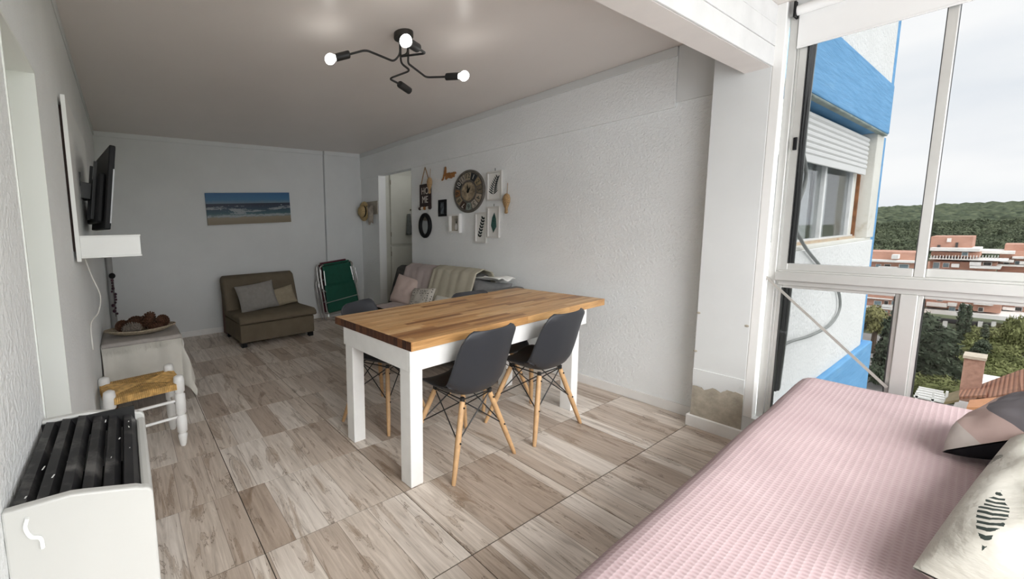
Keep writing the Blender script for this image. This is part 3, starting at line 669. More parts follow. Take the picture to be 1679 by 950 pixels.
# ================================================================== STOOL
st = thing('rush_stool', 'low white turned-leg stool with a woven rush seat', 'stool', (.025, 2.90, 0), math.radians(7))
SX, SY = .188, .142
post = [(.012, 0), (.016, .012), (.021, .05), (.024, .075), (.0165, .088), (.025, .10), (.027, .15), (.026, .20), (.0165, .212), (.026, .224), (.027, .30), (.026, .345), (.0165, .357), (.026, .368), (.027, .44), (.024, .465), (.012, .474)]
for sx in (-1, 1):
    for sy in (-1, 1):
        MB().lathe([(r * 1.22, z) for r, z in post], 16, mat=Matrix.Translation((sx * SX, sy * SY, 0))).build('leg', white_wood, st, smooth=50)
for z, zz in ((.20, .24), (.31, .345)):
    for s in (-1, 1):
        MB().tube([(-SX, s * SY, z), (SX, s * SY, z)], .0095, 10).build('rung', white_wood, st, smooth=50)
        MB().tube([(s * SX, -SY, zz), (s * SX, SY, zz)], .0095, 10).build('rung', white_wood, st, smooth=50)
seat = MB()
def strand(p0, p1, r): seat.tube([p0 + Vector((0, 0, -.035)), p0 + Vector((0, 0, 0)), (p0 + p1) / 2 + Vector((0, 0, .004)), p1], [r, r, r * .9, r * .7], 5)
zt = .432
for s in (-1, 1):
    nn = 34
    for k in range(nn):
        a = -1 + 2 * (k + .5) / nn
        inner = Vector((a * SX * .96, s * SY * abs(a) * .98, zt - .004)); seat_out = Vector((a * SX * .96, s * (SY + .022), zt - .008)); strand(seat_out, inner, .0068)
    nn = 26
    for k in range(nn):
        a = -1 + 2 * (k + .5) / nn
        inner = Vector((s * SX * abs(a) * .98, a * SY * .96, zt - .004)); seat_out = Vector((s * (SX + .022), a * SY * .96, zt - .008)); strand(seat_out, inner, .0068)
seat.box(-SX, SX, -SY, SY, zt - .045, zt - .012)
seat.build('rush_seat', rush, st, smooth=60)

# ================================================================== SIDE TABLE, CLOTHS, TRAY OF PINE CONES
sd = thing('side_table', 'small wooden side table hidden under a cream cloth by the left wall', 'table', (.055, 3.82, 0))
sw_m = M_('dark_side_wood', (.16, .07, .03), .5, var=.2, vscale=20)
bx(-.255, .265, -.24, .24, .525, .55).build('top', sw_m, sd, bevel=.003)
for sx in (-.235, .205):
    for sy in (-.22, .18): bx(sx, sx + .04, sy, sy + .04, 0, .525).build('leg', sw_m, sd)
def drape(x0, x1, y0, y1, zt, dxa, dxb, dya, dyb, name, mat, label, fringe=0, seed=0, wave=.012):
    """cloth lying on a top and falling over its edges: fall lengths on the left/right/front/back"""
    mb = MB(); R = .012; nu, nv = 56, 56
    U0, U1, V0, V1 = x0 - dxa, x1 + dxb, y0 - dya, y1 + dyb
    def fn(u, v):
        x, y = U0 + (U1 - U0) * u, V0 + (V1 - V0) * v
        ex = max(0, x0 - x, x - x1); ey = max(0, y0 - y, y - y1)
        sx = -1 if x < x0 else 1; sy = -1 if y < y0 else 1
        d = math.hypot(ex, ey); cx, cy = min(max(x, x0), x1), min(max(y, y0), y1)
        if d < 1e-6: return (x, y, zt)
        along = (x if ey > ex else y) * 26
        flare = min(.05, d * .10) + wave * math.sin(along + seed) * min(1, d / .1)
        out = min(d, R) + flare
        corner = min(ex, ey); 
        nx, ny = ex / d * sx, ey / d * sy
        drop = max(0, d - R * .5)
        return (cx + nx * (out + corner * .22), cy + ny * (out + corner * .22), zt - max(0, drop - corner * .12))
    mb.grid(fn, nu, nv)
    o = mb.build(name, mat, None, smooth=180, solid=.003)
    if fringe:
        fb = MB()
        for side, (a0, a1) in (('f', (.0, 1.)), ('r', (.0, 1.))):
            for k in range(70):
                q = a0 + (a1 - a0) * k / 69
                p = Vector(fn(q, 0)) if side == 'f' else Vector(fn(1, q))
                n = Vector((0, -1, 0)) if side == 'f' else Vector((1, 0, 0))
                e = p + Vector((random.uniform(-.008, .008), 0, -fringe * random.uniform(.7, 1.2))) + n * random.uniform(0, .008)
                fb.tube([p + n * .002, (p + e) / 2 + n * random.uniform(.002, .008), e], .0018, 4)
        f = fb.build('fringe', cloth_cream, o); f['kind'] = 'stuff'
    return tag(o, label, 'tablecloth')
drape(-.20, .322, 3.575, 4.065, .552, .015, .36, .42, .10, 'tablecloth', cloth_cream, 'long cream cotton cloth falling to near the floor over the side table', seed=1)
drape(-.197, .326, 3.570, 4.07, .557, .012, .055, .035, .05, 'table_runner', cloth_greige, 'greige fringed cloth lying over the cream cloth on the side table', fringe=.06, seed=2, wave=.004)
tc_ = Vector((.065, 3.79, .562))
tr = thing('woven_tray', 'oval flat woven tray holding pine cones on the side table', 'tray', tc_)
def tray(u, v):
    a = u * 2 * PI; r = v; lift = .035 * max(0, (r - .5) / .5) ** 2 + .012 * abs(math.cos(a)) * r ** 3
    return (.255 * r * math.cos(a), .125 * r * math.sin(a), .004 + lift)
MB().grid(tray, 48, 10).build('weave', wicker, tr, smooth=180, solid=.005)
MB().tube([Vector(tray(k / 48, 1)) for k in range(48)], .006, 6, closed=True).build('rim', wicker, tr)
def cone_mesh(name, mat, L, R):
    mb = MB(); mb.ball((0, 0, 0), (R * .72, R * .72, L / 2 * .92), 12, 10)
    N = 95; ga = PI * (3 - math.sqrt(5))
    for k in range(N):
        q = (k + .5) / N; z = (q - .5) * L * .95; rr = R * math.sin(PI * min(1, max(0, .06 + q * .88))) ** .65; a = k * ga
        d = Vector((math.cos(a), math.sin(a), 0)); t = Vector((-math.sin(a), math.cos(a), 0)); c = d * rr * .66 + Vector((0, 0, z)); s = .012 * (R / .045) * (.55 + .6 * math.sin(PI * q))
        tip = d * rr * 1.02 + Vector((0, 0, z + s * .7)); k0 = len(mb.v)
        mb.v += [tuple(c + t * s * .5), tuple(c - t * s * .5), tuple(tip - t * s * .75), tuple(tip + t * s * .75), tuple(tip + d * .004 + Vector((0, 0, -.006))), tuple(c - Vector((0, 0, .006)))]
        for f in ((0, 1, 2, 3), (3, 2, 4), (0, 3, 4, 5), (1, 5, 4, 2)): mb.face([k0 + i for i in f])
    return mb.mesh(name, mat)
cmB = cone_mesh('pinecone', cone_brown, .15, .05); cmG = cone_mesh('pinecone', cone_grey, .15, .047)
cones = [((-.065, -.055, .062), (PI / 2, 0, -1.25), cmG, 1, 'pale frosted pine cone lying at the front of the tray'), ((-.03, .03, .085), (PI / 2, .2, -1.0), cmB, 1.1, 'large brown pine cone heaped in the middle of the tray'),
         ((.165, .0, .082), (1.2, 0, -.6), cmB, .95, 'brown pine cone at the right end of the tray'), ((.055, .01, .098), (.3, .5, 0), cmB, 1.05, 'brown pine cone standing upright with its base facing the room'),
         ((-.13, .04, .072), (PI / 2, 0, -.5), cmB, .9, 'brown pine cone at the left end of the tray next to the wall'), ((.10, -.055, .056), (PI / 2, 0, 1.2), cmB, .8, 'small brown pine cone at the front right of the tray')]
for p, r, me, s, lb in cones:
    o = bpy.data.objects.new('pinecone', me); C.objects.link(o); o.location = tc_ + Vector(p); o.rotation_euler = r; o.scale = (s,) * 3; tag(o, lb, 'pine cone', 'pine cones on the woven tray')

# ================================================================== TV PANEL, TV, CORNER THINGS
tp = thing('tv_wall_unit', 'white wall panel with a floating box shelf below the television', 'shelf', (XL, 2.42, 1.25))
bx(.012, .030, 0, 1.15, 0, .785).build('back_panel', white_gloss, tp, bevel=.001)
for y_ in (.02, 1.05): bx(0, .012, y_, y_ + .04, .05, .74).build('shadow_gap_batten', M_('gap_shade', (.03, .015, .012), .8), tp)  # near-black colour stands in for the shadow gap behind the panel
sf = bx(.030, .287, .03, 1.05, .022, .118).build('box_shelf', white_gloss, tp, bevel=.001)
bx(.030, .290, .025, 1.055, .118, .126).build('shelf_top', white_gloss, tp, bevel=.001); bx(.030, .290, .025, 1.055, .014, .022).build('shelf_bottom', white_gloss, tp, bevel=.001)
tv = thing('television', 'flat black television on a swing-arm mount above the floating shelf', 'television', (-.045, 2.60, 1.63), 0)
tv.rotation_euler = (0, math.radians(7.5), math.radians(8.5))
bx(-.012, .018, 0, .60, -.225, .225).build('body', black_plastic, tv, bevel=.006)
bx(-.045, -.012, .06, .54, -.19, .08).build('rear_housing', black_plastic, tv, bevel=.01)
bx(.018, .0195, .012, .588, -.205, .215).build('screen', M_('tv_screen', (.01, .01, .012), .08), tv)
bx(.012, .019, -.0015, .0, -.19, .10).build('side_reflection', M_('tv_edge_reflection', (.35, .36, .37), .2), tv)  # pale strip stands in for a white reflection along the set's edge
arm = thing('mount', '', '', (0, 0, 0)); del arm['label']; del arm['category']; arm.parent = tv
for yy in (.16, .36): bx(-.06, -.045, yy, yy + .02, -.17, .15).build('rail', black_metal, arm)
bx(-.115, -.06, .2, .34, -.06, .03).build('swing_arm', black_metal, arm, bevel=.003)
bx(-.135, -.115, .18, .36, -.12, .08).build('wall_plate', black_metal, arm, bevel=.003)
tag(MB().tube(smooth_path([(XL + .02, 2.72, 1.262), (XL + .045, 2.73, 1.15), (XL + .075, 2.76, 1.03), (XL + .055, 2.80, .93), (XL + .012, 2.84, .86), (XL + .008, 2.86, .70)], 6), .0038, 6).build('power_cable', cable_white, smooth=60), 'white cable hanging from the television shelf down the left wall', 'cable')
cp = tag(MB().tube([(-.172, 5.60, .0), (-.172, 5.60, 1.32)], .034, 12).build('corner_pipe', M_('grey_pipe', (.33, .33, .32), .7, var=.1), smooth=60), 'grey vertical pipe in the far left corner below the shelf', 'pipe')
bd = thing('bead_string', 'string of dark purple beads hanging from a knob on the corner pipe', 'ornament', (-.150, 5.545, 0))
MB().ball((.0, 0, .90), .034, 12, 8).build('knob', black_plastic, bd, smooth=180)
for k in range(13): MB().ball((random.uniform(-.012, .022) - .005, -.012 + random.uniform(-.01, .01), .85 - k * .033), random.uniform(.012, .020), 8, 6).build('bead', M_('bead_purple', (.06, .02, .035), .4, var=.6, vscale=40), bd, smooth=180)
MB().tube([(0, 0, .87), (0, -.005, .42)], .003, 5).build('cord', black_plastic, bd)

# ================================================================== BACK WALL
pa = thing('seascape_painting', 'long unframed seascape painting of breaking waves on the back wall', 'painting', (1.535, YB - .032, 1.70), rot=(0, math.radians(-1.8), 0))
bx(-.578, .578, .0, .03, -.212, .212).build('canvas', MATS['painting'], pa)
# taupe sofa bed
tsf = thing('sofa_bed', 'taupe armless sofa bed with a tilted back against the back wall', 'sofa', (1.09, 4.76, 0), math.radians(2.5))
bx(.0, .955, .02, .74, .055, .275).build('base', taupe, tsf, bevel=.012)
MB().prism([(-.015, .283), (-.02, .31), (.0, .35), (.05, .372), (.5, .36), (.62, .37), (.66, .34), (.66, .285)], 0, -.015, .985).build('seat_cushion', taupe, tsf, smooth=50, bevel=.025, seg=3)
MB().prism([(.55, .32), (.73, .27), (.875, .72), (.86, .775), (.80, .80), (.72, .775)], 0, -.01, .985).build('back_cushion', taupe, tsf, smooth=50, bevel=.03, seg=3)
bx(.0, .025, .70, .83, .03, .66).build('side_board', M_('reddish_board', (.10, .04, .025), .7), tsf)
for x in (.01, .88):
    for y in (.03, .66): bx(x, x + .06, y, y + .06, 0, .055).build('foot', black_plastic, tsf)
def place_pillow(name, label, w, h, t, mat, loc, rot, seed=0, group=None, **k):
    o = pillow_mb(w, h, t, seed=seed, **k).build(name, mat, None, smooth=180); o.location = loc; o.rotation_euler = rot; return tag(o, label, 'cushion', group)
place_pillow('throw_cushion', 'large grey square cushion leaning on the taupe sofa bed', .52, .37, .14, cushion_grey, (1.45, 5.15, .36), (math.radians(-22), math.radians(-5), math.radians(8)), 1)
place_pillow('throw_cushion', 'tan cushion half hidden behind the grey one on the taupe sofa bed', .44, .26, .10, cushion_tan, (1.79, 5.275, .36), (math.radians(-25), math.radians(-9), math.radians(4)), 4)
# folded beach chairs
def fold_chair(name, label, loc, fabric, zs=1.0, rx=-8):
    t = thing(name, label, 'folding chair', loc, rot=(math.radians(rx), math.radians(-5), math.radians(2)), group='folded beach chairs leaning in the corner')
    w, h = .295, .86 * zs
    def loop(w, z0, z1, y, r=.07):
        p = []
        for (cx, cz, a0) in ((w - r, z1 - r, 0), (-w + r, z1 - r, PI / 2), (-w + r, z0 + r, PI), (w - r, z0 + r, 1.5 * PI)):
            for k in range(6): a = a0 + PI / 2 * k / 5; p.append((cx + r * math.cos(a), y, cz + r * math.sin(a)))
        return p
    MB().tube(loop(w, .10, h, 0), .0105, 10, closed=True).build('front_frame', steel, t, smooth=60)
    MB().tube(loop(w + .032, .0, h * .74, .045), .0105, 10, closed=True).build('rear_frame', steel, t, smooth=60)
    for s in (-1, 1):
        MB().tube([(s * (w + .012), -.02, h * .86), (s * (w + .022), -.02, h * .60), (s * (w - .03), -.02, h * .52)], .007, 8).build('arm_link', steel, t)
        MB().tube([(s * (w - .06), -.012, h * .90), (s * (w - .045), -.012, h * .64)], .008, 8).build('hinge_bar', steel, t)
    MB().tube([(-w, -.016, h * .33), (w, -.016, h * .36)], .007, 8).build('cross_bar', steel, t)
    def fab(u, v):
        x = (u - .5) * 2 * (w - .045 + .03 * (1 - v)); z = .125 + v * (h - .14)
        return (x, -.004 + .014 * math.sin(PI * u) * (1 if v < .55 else .6) + (.01 if abs(v - .55) < .03 else 0), z)
    MB().grid(fab, 14, 30).build('canvas', fabric, t, smooth=180, solid=.004)
    MB().tube([(-w + .07, -.0, h + .004), (w - .07, 0, h + .004)], .015, 10).build('top_sleeve', fabric if zs == 1.0 else maroon, t)
    return t
fold_chair('folding_chair', 'green canvas folding beach chair leaning in the far right corner', (2.86, 5.50, .012), green_canvas, 1.0)
fold_chair('folding_chair', 'maroon folding beach chair tucked behind the green one in the corner', (2.835, 5.585, .012), maroon, 1.015, -6)
# hats on a rack
hk = thing('hat_rack', 'pale wooden hook board on the wall by the passage', 'rack', (XR, 5.48, 1.66))
bx(-.012, 0, -.24, .24, -.06, .14).build('board', M_('pale_board', (.38, .34, .28), .7, var=.15, vscale=12), hk)
for y in (-.15, .0, .15): MB().tube([(-.012, y, .06), (-.05, y, .05), (-.055, y, .075)], .006, 6).build('hook', black_metal, hk)
hat = thing('straw_hat', 'round straw hat with a dark band hanging on the hook board', 'hat', (XR - .045, 5.575, 1.655), rot=(0, math.radians(-90), 0))
MB().lathe([(.155, .0), (.150, .006), (.09, .010), (.085, .05), (.07, .075), (.03, .085), (.001, .086)], 28).build('crown_and_brim', straw, hat, smooth=50)
MB().lathe([(.0915, .012), (.0905, .03)], 28, cap=False).build('band', black_plastic, hat)
bag = tag(MB().grid(lambda u, v: (XR - .055 - .02 * math.sin(PI * u), 5.36 + (u - .5) * .16 * (1 - .25 * v), 1.72 - v * .26 + .02 * math.sin(u * 8)), 12, 12).build('cloth_hat', M_('pale_cap', (.36, .31, .26), .9, var=.4, vscale=14), solid=.02, smooth=180), 'crumpled pale cloth hat hanging beside the straw hat', 'hat')

# ================================================================== RIGHT WALL DECOR
XW = XR
def deco(name, label, cat, y, z, rot=0): return thing(name, label, cat, (XW, y, z))
hs = deco('home_sign', 'dark brown hanging sign lettered HOME with beads below', 'sign', 4.085, 1.785)
bx(-.016, -.002, -.112, .112, -.14, .145).build('board', sign_dark, hs, bevel=.002)
text_part('HO\nME', .118, letters_w, hs, Matrix.Translation((-.0175, 0, .0)) @ WALLROT @ Matrix.Diagonal((.82, 1.05, 1, 1)), spacing=.88)
MB().tube(smooth_path([(-.01, .085, .145), (-.012, .01, .33), (-.012, -.01, .33), (-.01, -.085, .145)], 6), .006, 6).build('rope_loop', rope_m, hs)
for k in range(5): MB().ball((-.022, -.10 + .05 * k, -.160), .022, 10, 8).build('bead', sign_dark if k in (0, 4) else letters_w if k % 2 else gold_wood, hs, smooth=180)
bx(-.012, -.004, -.115, .115, -.165, -.14).build('bead_bar', sign_dark, hs)
def shell(label, y, z, s, x=0):
    t = deco('seed_pod_ornament', label, 'ornament', y, z); t.location.x -= x; t['group'] = 'pale seed pod ornaments on the right wall'
    MB().lathe([(.012 * s, -.13 * s), (.022 * s, -.12 * s), (.018 * s, -.075 * s), (.028 * s, -.055 * s), (.046 * s, -.01 * s), (.048 * s, .03 * s), (.036 * s, .065 * s), (.01 * s, .08 * s)], 14, mat=Matrix.Translation((-.028, 0, 0)) @ Matrix.Diagonal((.5, 1, 1, 1))).build('pod', shell_m, t, smooth=60)
    MB().tube([(-.02, 0, .075 * s), (-.012, .0, .19 * s)], .003, 5).build('cord', rope_m, t)
shell('pale seed pod ornament hanging over the corner of the HOME sign', 3.955, 1.92, .95, .022)
shell('pale seed pod ornament hanging alone to the right of the frames', 2.785, 1.625, .95)
om = deco('oval_mirror', 'small oval mirror in a thick black frame under the HOME sign', 'mirror', 4.085, 1.405)
ov = [(-.018, .095 * math.cos(a), .135 * math.sin(a)) for a in [2 * PI * k / 40 for k in range(40)]]
MB().tube(ov, .027, 10, closed=True).build('frame', black_plastic, om, smooth=60)
MB().prism([(.09 * math.cos(2 * PI * k / 40), .13 * math.sin(2 * PI * k / 40)) for k in range(40)], 0, -.02, -.006).build('glass', glass_dark, om)
def frame(name, label, y, z, w, h, fw, fm, mat_w, depth=.022, cat='picture frame'):
    t = deco(name, label, cat, y, z); mb = MB()
    for a in ((-w / 2, w / 2, h / 2 - fw, h / 2), (-w / 2, w / 2, -h / 2, -h / 2 + fw), (-w / 2, -w / 2 + fw, -h / 2 + fw, h / 2 - fw), (w / 2 - fw, w / 2, -h / 2 + fw, h / 2 - fw)):
        bx(-depth, -.001, a[0], a[1], a[2], a[3]).build('frame_bar', fm, t, bevel=.002)
    bx(-.008, -.002, -w / 2 + fw, w / 2 - fw, -h / 2 + fw, h / 2 - fw).build('mat', mat_w, t)
    return t
frame_grey = M_('pale_frame', (.66, .65, .62), .5, var=.03)
bf = frame('black_frame', 'small black picture frame left of the clock', 3.76, 1.61, .135, .20, .03, black_plastic, M_('photo_print', (.10, .12, .13), .4, var=.8, vscale=22))
sb = frame('shadow_box', 'small white deep box frame holding a bud vase print below the clock', 3.53, 1.42, .185, .22, .022, white_p, M_('box_back', (.45, .42, .36), .8), .045)
MB().lathe([(.012, 0), (.022, .02), (.02, .05), (.008, .065), (.010, .075)], 12, mat=Matrix.Translation((-.022, -.02, -.075)) @ Matrix.Diagonal((.4, 1, 1, 1))).build('vase', paper, sb, smooth=60)
for k in range(3): MB().tube([(-.02, -.02, -.01), (-.02, -.02 + (k - 1) * .02, .055)], .0018, 5).build('twig', leaf_dark, sb)
def leaf_poly(mb, c, ang, L, w):
    a = Vector((math.cos(ang), math.sin(ang))); b = Vector((-a.y, a.x)); c = Vector(c)
    pts = [c, c + a * L * .35 + b * w, c + a * L * .75 + b * w * .7, c + a * L, c + a * L * .7 - b * w * .7, c + a * L * .3 - b * w]
    mb.prism([(-p.x, p.y) for p in pts], 0, -.0105, -.0085)     # drawing x runs to -y on this wall
fa = frame('leaf_print', 'white framed palm leaf print, highest of the three leaf prints', 2.955, 1.795, .20, .30, .018, frame_grey, paper)
mb = MB()
for k in range(9):
    q = k / 8; c = (-.018 + .05 * q * q, -.085 + .16 * q)
    for s in (-1, 1): leaf_poly(mb, c, PI / 2 - .3 * q - s * (1.0 - .35 * q), .075 * (1 - .45 * q), .0065)
mb.build('leaf', leaf_dark, fa)
fb = frame('leaf_print', 'white framed sprig print, lowest and leftmost of the three leaf prints', 3.14, 1.365, .165, .33, .018, frame_grey, paper)
mb = MB()
for k in range(7):
    q = k / 6; c = (-.022 + .05 * q, -.10 + .19 * q)
    for s in (-1, 1): leaf_poly(mb, c, PI / 2 - .3 - s * .75, .042, .011)
mb.build('leaf', leaf_dark, fb)
fc = frame('leaf_print', 'white framed broad green leaf print at the right below the palm print', 2.965, 1.42, .165, .33, .018, frame_grey, paper)
mb = MB(); leaf_poly(mb, (.0, -.11), PI / 2 - .05, .21, .036); mb.build('leaf', leaf_green, fc)
MB().tube([(-.0112, -.0, -.11), (-.0112, -.006, .09)], .0014, 5).build('midrib', leaf_dark, fc)
for t in (fa, fc): MB().tube([(-.004, 0, .15 if t is fa else .165), (-.004, 0, .18 if t is fa else .19)], .003, 5).build('hanger', black_metal, t)
# clock
ck = deco('wall_clock', 'large round vintage clock with number plaques on the right wall', 'clock', 3.325, 1.77)
clk_dark = M_('clock_rim', (.11, .10, .085), .7, var=.3, vscale=25)
MB().lathe([(.236, 0), (.236, .016), (.228, .022), (.214, .020), (.212, .012), (.01, .012)], 56, mat=Matrix.Translation((-.0005, 0, 0)) @ WALLROT).build('dial', clk_dark, ck, smooth=40)
MB().lathe([(.122, .012), (.122, .022), (.108, .023), (.106, .016), (.001, .0165)], 40, mat=WALLROT).build('centre_ring', clk_dark, ck, smooth=40)
MB().lathe([(.104, .016), (.104, .019), (.001, .0195)], 40, mat=WALLROT).build('centre_face', M_('clock_face', (.30, .24, .16), .8, var=.6, vscale=26), ck, smooth=40)
pcs = [(.33, .28, .20), (.02, .025, .03), (.28, .22, .13), (.16, .13, .09), (.36, .30, .22), (.40, .36, .30), (.22, .26, .23), (.05, .03, .022), (.30, .24, .15), (.24, .12, .05), (.035, .04, .04), (.34, .30, .25)]
for k in range(12):
    an = -k * PI / 6 + .05; r0, r1, hw_ = .130, .205, .225
    poly = []
    for (r, a) in ((r0, -hw_), (r0, hw_), (r1, hw_), (r1, 0), (r1, -hw_)):
        A = PI / 2 + an + a; poly.append((r * math.cos(A), r * math.sin(A)))
    m = MB(); n0 = len(poly); m.v = [tuple(WALLROT @ Vector((p[0], p[1], z))) for z in (.012, .018) for p in poly]
    m.face(list(range(n0))[::-1]); m.face([n0 + i for i in range(n0)])
    for i in range(n0): m.face((i, (i + 1) % n0, n0 + (i + 1) % n0, n0 + i))
    pl = m.build('number_plaque', M_('clock_plaque_%d' % k, pcs[k], .8, var=.25, vscale=40), ck)
    num = '12' if k == 0 else str(k); A = PI / 2 + an
    dark = pcs[k][0] > .12
    text_part(num, .075, leaf_dark if dark else letters_w, pl, WALLROT @ Matrix.Translation((.167 * math.cos(A), .167 * math.sin(A), .019)) @ Matrix.Rotation(an if k in (11, 0, 1, 2, 10) else an, 4, 'Z'), 'numeral', .0006)
for an, L, w in ((-.65, .055, .010), (.12, .082, .007)):
    A = PI / 2 + an; d = Vector((math.cos(A), math.sin(A), 0)); n = Vector((-d.y, d.x, 0)); m = MB(); P = [-d * .02 - n * w * .5, -d * .02 + n * w * .5, d * L * .6 + n * w, d * L, d * L * .6 - n * w]
    m.v = [tuple(WALLROT @ (p + Vector((0, 0, z)))) for z in (.0215, .023) for p in P]; m.face([4, 3, 2, 1, 0]); m.face([5, 6, 7, 8, 9])
    for i in range(5): m.face((i, (i + 1) % 5, 5 + (i + 1) % 5, 5 + i))
    m.build('hand', black_plastic, ck)
MB().lathe([(.014, .019), (.014, .026), (.001, .027)], 16, mat=WALLROT).build('hub', black_plastic, ck)
# cursive word
am = deco('word_ornament', 'honey coloured wooden cursive word Amor above the black frame', 'ornament', 3.64, 2.0)
sc = .115
def stroke(pts): return smooth_path([(-.012, -(x - .95) * sc, (y - .45) * sc) for x, y in pts], 6)
MB().tube(stroke([(-.15, -.05), (.02, .05), (.22, .55), (.36, 1.12), (.42, 1.15), (.42, .6), (.46, .02), (.54, .05)]), .0095, 8).build('letter', gold_wood, am, smooth=60)
MB().tube(stroke([(.10, .42), (.30, .46), (.52, .40)]), .008, 8).build('letter_bar', gold_wood, am, smooth=60)
MB().tube(stroke([(.54, .05), (.64, .50), (.68, .08), (.78, .50), (.84, .45), (.86, .10), (.98, .50), (1.05, .45), (1.07, .08), (1.16, .06)]), .0095, 8).build('letter', gold_wood, am, smooth=60)
MB().tube(stroke([(1.16, .06), (1.22, .40), (1.36, .48), (1.42, .25), (1.32, .04), (1.22, .12), (1.26, .38), (1.42, .46), (1.52, .38)]), .0095, 8).build('letter', gold_wood, am, smooth=60)
MB().tube(stroke([(1.52, .38), (1.60, .52), (1.64, .08), (1.68, .38), (1.80, .50), (1.90, .40)]), .0095, 8).build('letter', gold_wood, am, smooth=60)

# ================================================================== GREY SOFA ON THE RIGHT WALL
sf = thing('grey_sofa', 'charcoal grey sofa along the right wall behind the dining table', 'sofa', (0, 0, 0))
bx(2.55, 3.22, 2.50, 4.28, .10, .30).build('base', sofa_grey, sf, bevel=.015)
for (a, b) in ((2.62, 3.43), (3.44, 4.27)): bx(2.50, 3.02, a, b, .30, .43).build('seat_cushion', sofa_grey, sf, bevel=.03, seg=3)
for (a, b) in ((2.90, 3.57), (3.58, 4.33)):
    MB().prism([(2.86, .40), (3.10, .36), (3.25, .80), (3.20, .875), (3.10, .905), (3.02, .87)], 1, a, b).build('back_cushion', sofa_grey, sf, smooth=40, bevel=.035, seg=3)
bx(2.62, 3.26, 2.50, 2.62, .30, .79).build('armrest', mid_grey, sf, bevel=.03, seg=3)
bx(3.16, 3.27, 2.62, 4.28, .30, .74).build('back_frame', sofa_grey, sf, bevel=.02)
for y in (2.56, 4.20):
    for x in (2.58, 3.15): bx(x, x + .05, y, y + .05, 0, .10).build('foot', black_plastic, sf)
def throw(name, mat, label, y0, y1, front, seed, lift):
    prof = [(3.275, .62), (3.270, .80), (3.225, .885), (3.10, .925), (3.00, .885), (2.93, .70), (2.845, .47), (2.70, .452), (2.50, .450)]
    prof = prof[:front]
    def fn(u, v):
        f = u * (len(prof) - 1); i = min(len(prof) - 2, int(f)); q = f - i
        x = prof[i][0] * (1 - q) + prof[i + 1][0] * q; z = prof[i][1] * (1 - q) + prof[i + 1][1] * q
        y = y0 + (y1 - y0) * v + .03 * u * math.sin(seed)
        w = .008 * math.sin(v * 16 + seed + u * 2) + .006 * mnoise.noise(Vector((u * 5, v * 7, seed)))
        return (x - lift - abs(w), y, z + lift + abs(w) * .5)
    return tag(MB().grid(fn, 40, 30).build(name, mat, None, smooth=180, solid=.006), label, 'blanket')
throw('throw_blanket', throw_pink, 'dusty rose throw spread over the left half of the grey sofa back', 3.42, 4.05, 9, 1.3, .010)
throw('throw_blanket', throw_beige, 'beige throw spread over the right half of the grey sofa back', 2.86, 3.52, 9, 2.6, .020)
place_pillow('throw_cushion', 'dusty pink cushion leaning at the left end of the grey sofa', .40, .36, .13, pillow_pink, (2.80, 3.92, .455), (math.radians(-22), math.radians(8), math.radians(-78)), 3)
place_pillow('throw_cushion', 'cream cushion with black dots on the grey sofa next to the pink one', .38, .27, .11, MATS['dots'], (2.77, 3.54, .452), (math.radians(-26), math.radians(-6), math.radians(-88)), 6)
place_pillow('throw_cushion', 'cream cushion barely showing above the table edge on the grey sofa', .34, .22, .10, cloth_cream, (2.77, 3.18, .452), (math.radians(-30), 0, math.radians(-90)), 8)
place_pillow('throw_cushion', 'grey cushion standing at the right end of the grey sofa', .40, .42, .12, mid_grey, (2.99, 2.76, .432), (math.radians(-16), math.radians(4), math.radians(-65)), 9)
tag(MB().grid(lambda u, v: (3.02 + .24 * v, 2.62 + .34 * u, .868 + .02 * math.sin(u * 7) * v - .02 * v + .015 * math.sin(v * 9 + u * 4)), 16, 14).build('crumpled_cloth', paper, None, smooth=180, solid=.008), 'crumpled white cloth on the right corner of the grey sofa back', 'cloth')

# ================================================================== BED
bed = thing('daybed', 'single bed base and mattress under the pink bedspread by the window', 'bed', (0, 0, 0))
BX0, BX1, BY0, BY1, BZ = .60, 3.165, -.46, .50, .505
bed.rotation_euler = (0, 0, math.radians(1.9))
bx(BX0 + .03, BX1 - .03, BY0 + .03, BY1 - .03, .08, .25).build('base', M_('bed_base', (.30, .28, .26), .9), bed, bevel=.01)
bx(BX0 + .005, BX1 - .005, BY0 + .005, BY1 - .005, .25, BZ).build('mattress', M_('mattress', (.75, .73, .70), .9), bed, bevel=.05, seg=4)
for x in (BX0 + .08, BX1 - .14):
    for y in (BY0 + .08, BY1 - .14): bx(x, x + .06, y, y + .06, 0, .08).build('leg', black_plastic, bed)
def spread(u, v):
    D = .40; X0, X1, Y0, Y1 = BX0, BX1 + .008, BY0, BY1
    x = X0 - D + (X1 - X0 + D + .30) * u; y = Y0 - .25 + (Y1 - Y0 + D + .25) * v
    r = .07
    def fold(t, lo, hi):            # wrap a coordinate over a rounded edge: position, drop
        e = lo + r - t if t < lo + r else (t - (hi - r) if t > hi - r else 0); s = -1 if t < lo + r else 1
        if e <= 0: return t, 0
        base = lo + r if s < 0 else hi - r
        if e < r * PI / 2: a = e / r; return base + s * r * math.sin(a), r * (1 - math.cos(a))
        return base + s * r, r + (e - r * PI / 2)
    px, dx = fold(x, X0, X1); py, dy = fold(y, Y0, Y1)
    d = max(dx, dy) if max(dx, dy) > r else min(r * 1.3, math.hypot(dx, dy))
    n = .012 * mnoise.noise(Vector((x * 1.6, y * 2.4, 1))) + .005 * mnoise.noise(Vector((x * 5, y * 5, 3)))
    return (px, py + (.012 * math.sin(x * 9) * min(1, d / .2) if dy > r else 0), BZ + .026 + n - d)
